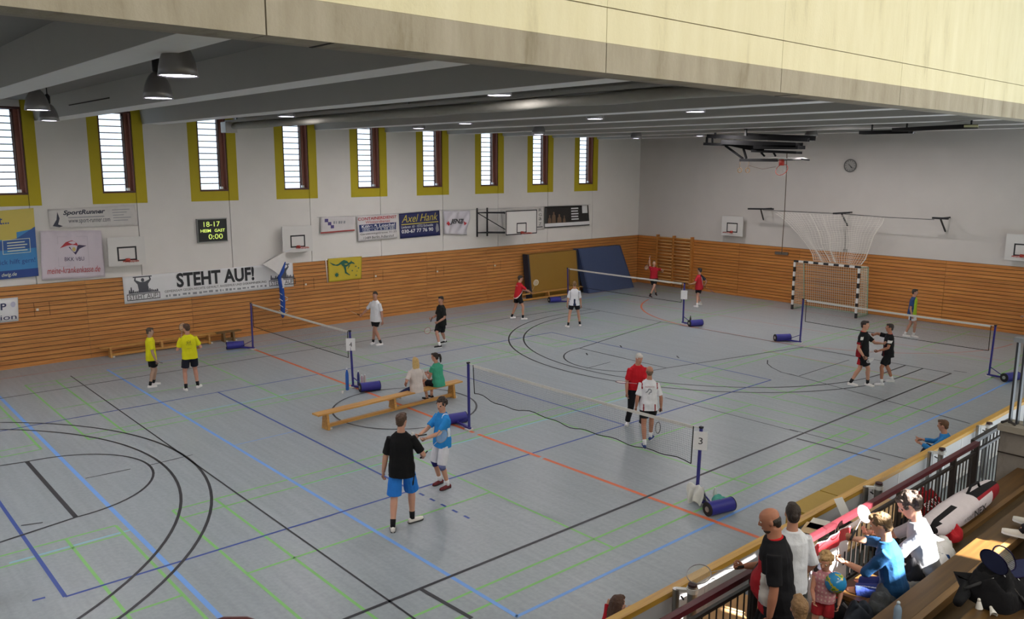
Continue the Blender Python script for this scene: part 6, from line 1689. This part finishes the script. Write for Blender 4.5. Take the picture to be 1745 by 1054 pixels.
# bag with rackets at the lower right
cb = spot(1690, 1010, 2.42)
t = thing('black_bag', (cb.x, cb.y, 2.40), 'black rucksack lying on the third bench with rackets on it', 'bag')
part('bag_body', blob_cloth('x', (cb.x+.05, cb.y+.05, 2.40), .26, .34, .26, '', '', '', 21, .1), cloth('131317'), t, True)
part('bag_arm', MB().tube([Vector((cb.x-.1, cb.y-.05, 2.52)), Vector((cb.x-.26, cb.y-.05, 2.48)), F(1650, 1000, 2.45), F(1632, 1026, 2.44)], [.06, .07, .065, .04], 10), cloth('17181c'), t, True)
def racket_head(c, a, b, label, cover=None):
    t = thing('badminton_racket', c, label, 'racket', 'rackets on the black rucksack'); c, a, b = Vector(c), Vector(a), Vector(b)
    part('frame', MB().torus(c, a, b, .0065, 30, 6), metal('2a2448', .3), t, True)
    if cover: part('head_cover', MB().add([c + a*math.cos(2*PI*i/24)*.97 + b*math.sin(2*PI*i/24)*.97 + a.cross(b).normalized()*z for z in (-.008, .008) for i in range(24)], [tuple(range(23, -1, -1)), tuple(range(24, 48))] + [(i, (i+1) % 24, 24+(i+1) % 24, 24+i) for i in range(24)]), cloth(cover), t)
    else:
        st = MB()
        for i in range(-8, 9):
            q = i/9; h = math.sqrt(1-q*q)*.98
            st.tube([c + a*q - b*h, c + a*q + b*h], .0007, 3, cap=False); st.tube([c + b*q - a*h, c + b*q + a*h], .0007, 3, cap=False)
        part('strings', st, mat('strings', 'd8d8d0', .6), t)['kind'] = 'stuff'
    d = a.normalized()
    part('shaft', MB().tube([c - a, c - a - d*.22], .0042, 6), metal('c8c8cc'), t, True)
    part('handle', MB().tube([c - a - d*.22, c - a - d*.38], .0135, 8), mat('grip_tape', '2b2b2e', .8), t, True)
U1 = Vector(RM[0]); U2 = Vector(RM[1]); U3 = Vector(RM[2])
dk = (Vector((cb.x, cb.y, 2.58)) - CAM).dot(U3)
racket_head(ray_at(1711, 951, dk-.08), (U2*.9 - U1*.55 + U3*.2).normalized()*.118, (U1*.9 + U2*.5).normalized()*.078, 'badminton racket with bare strings standing on the black rucksack')
racket_head(ray_at(1694, 957, dk-.16), (U2*.85 - U1*.6 + U3*.15).normalized()*.125, (U1*.5 + U2*.3 - U3*.6).normalized()*.085, 'badminton racket in a navy cover standing on the black rucksack', '2a3050')
racket_head(ray_at(1738, 968, dk-.1), (U1*.95 + U2*.35).normalized()*.125, (U2*.6 - U1*.2 + U3*.5).normalized()*.07, 'badminton racket in a navy cover cut by the right edge', '2a3050')
shuttle(spot(1667, 1034, 2.41) + Vector((0, 0, .07)), (.1, 0, -1), 'white shuttlecock standing on the third bench, left one', None)
for o_ in [o for o in bpy.data.objects if False]: pass
shuttle(spot(1688, 1040, 2.41) + Vector((0, 0, .03)), (.4, -.5, -.25), 'white shuttlecock lying on the third bench, right one', None)
bt = spot(1528, 1062, 1.98)
bottle((bt.x, bt.y, 1.955), 'pale blue bottle standing at the bottom edge on the second bench', '8fa5bd', .24, .036, 'c9d4de')
# dark red handrail end near the camera at the bottom edge
p0 = ray_at(362, 1054, 3.2); p1 = ray_at(438, 1054, 3.2); m_ = (p0+p1)/2; m_.z -= .02
t = thing('handrail_end', (m_.x, m_.y, 1.4), 'dark red rounded handrail end at the bottom edge', 'handrail')
part('handrail', MB().tube([p0.lerp(p1, -.35) - Vector((0, 0, .10)), p0 - Vector((0, 0, .028)), p0.lerp(p1, .25) - Vector((0, 0, .014)), p0.lerp(p1, .75) - Vector((0, 0, .014)), p1 - Vector((0, 0, .03)), p1.lerp(p0, -.4) - Vector((0, 0, .1))], .022, 10), M_RAILR, t, True)
part('post', MB().cyl((m_.x, m_.y, 1.4), m_ - Vector((0, 0, .02)), .018, 10), M_IRON, t, True)
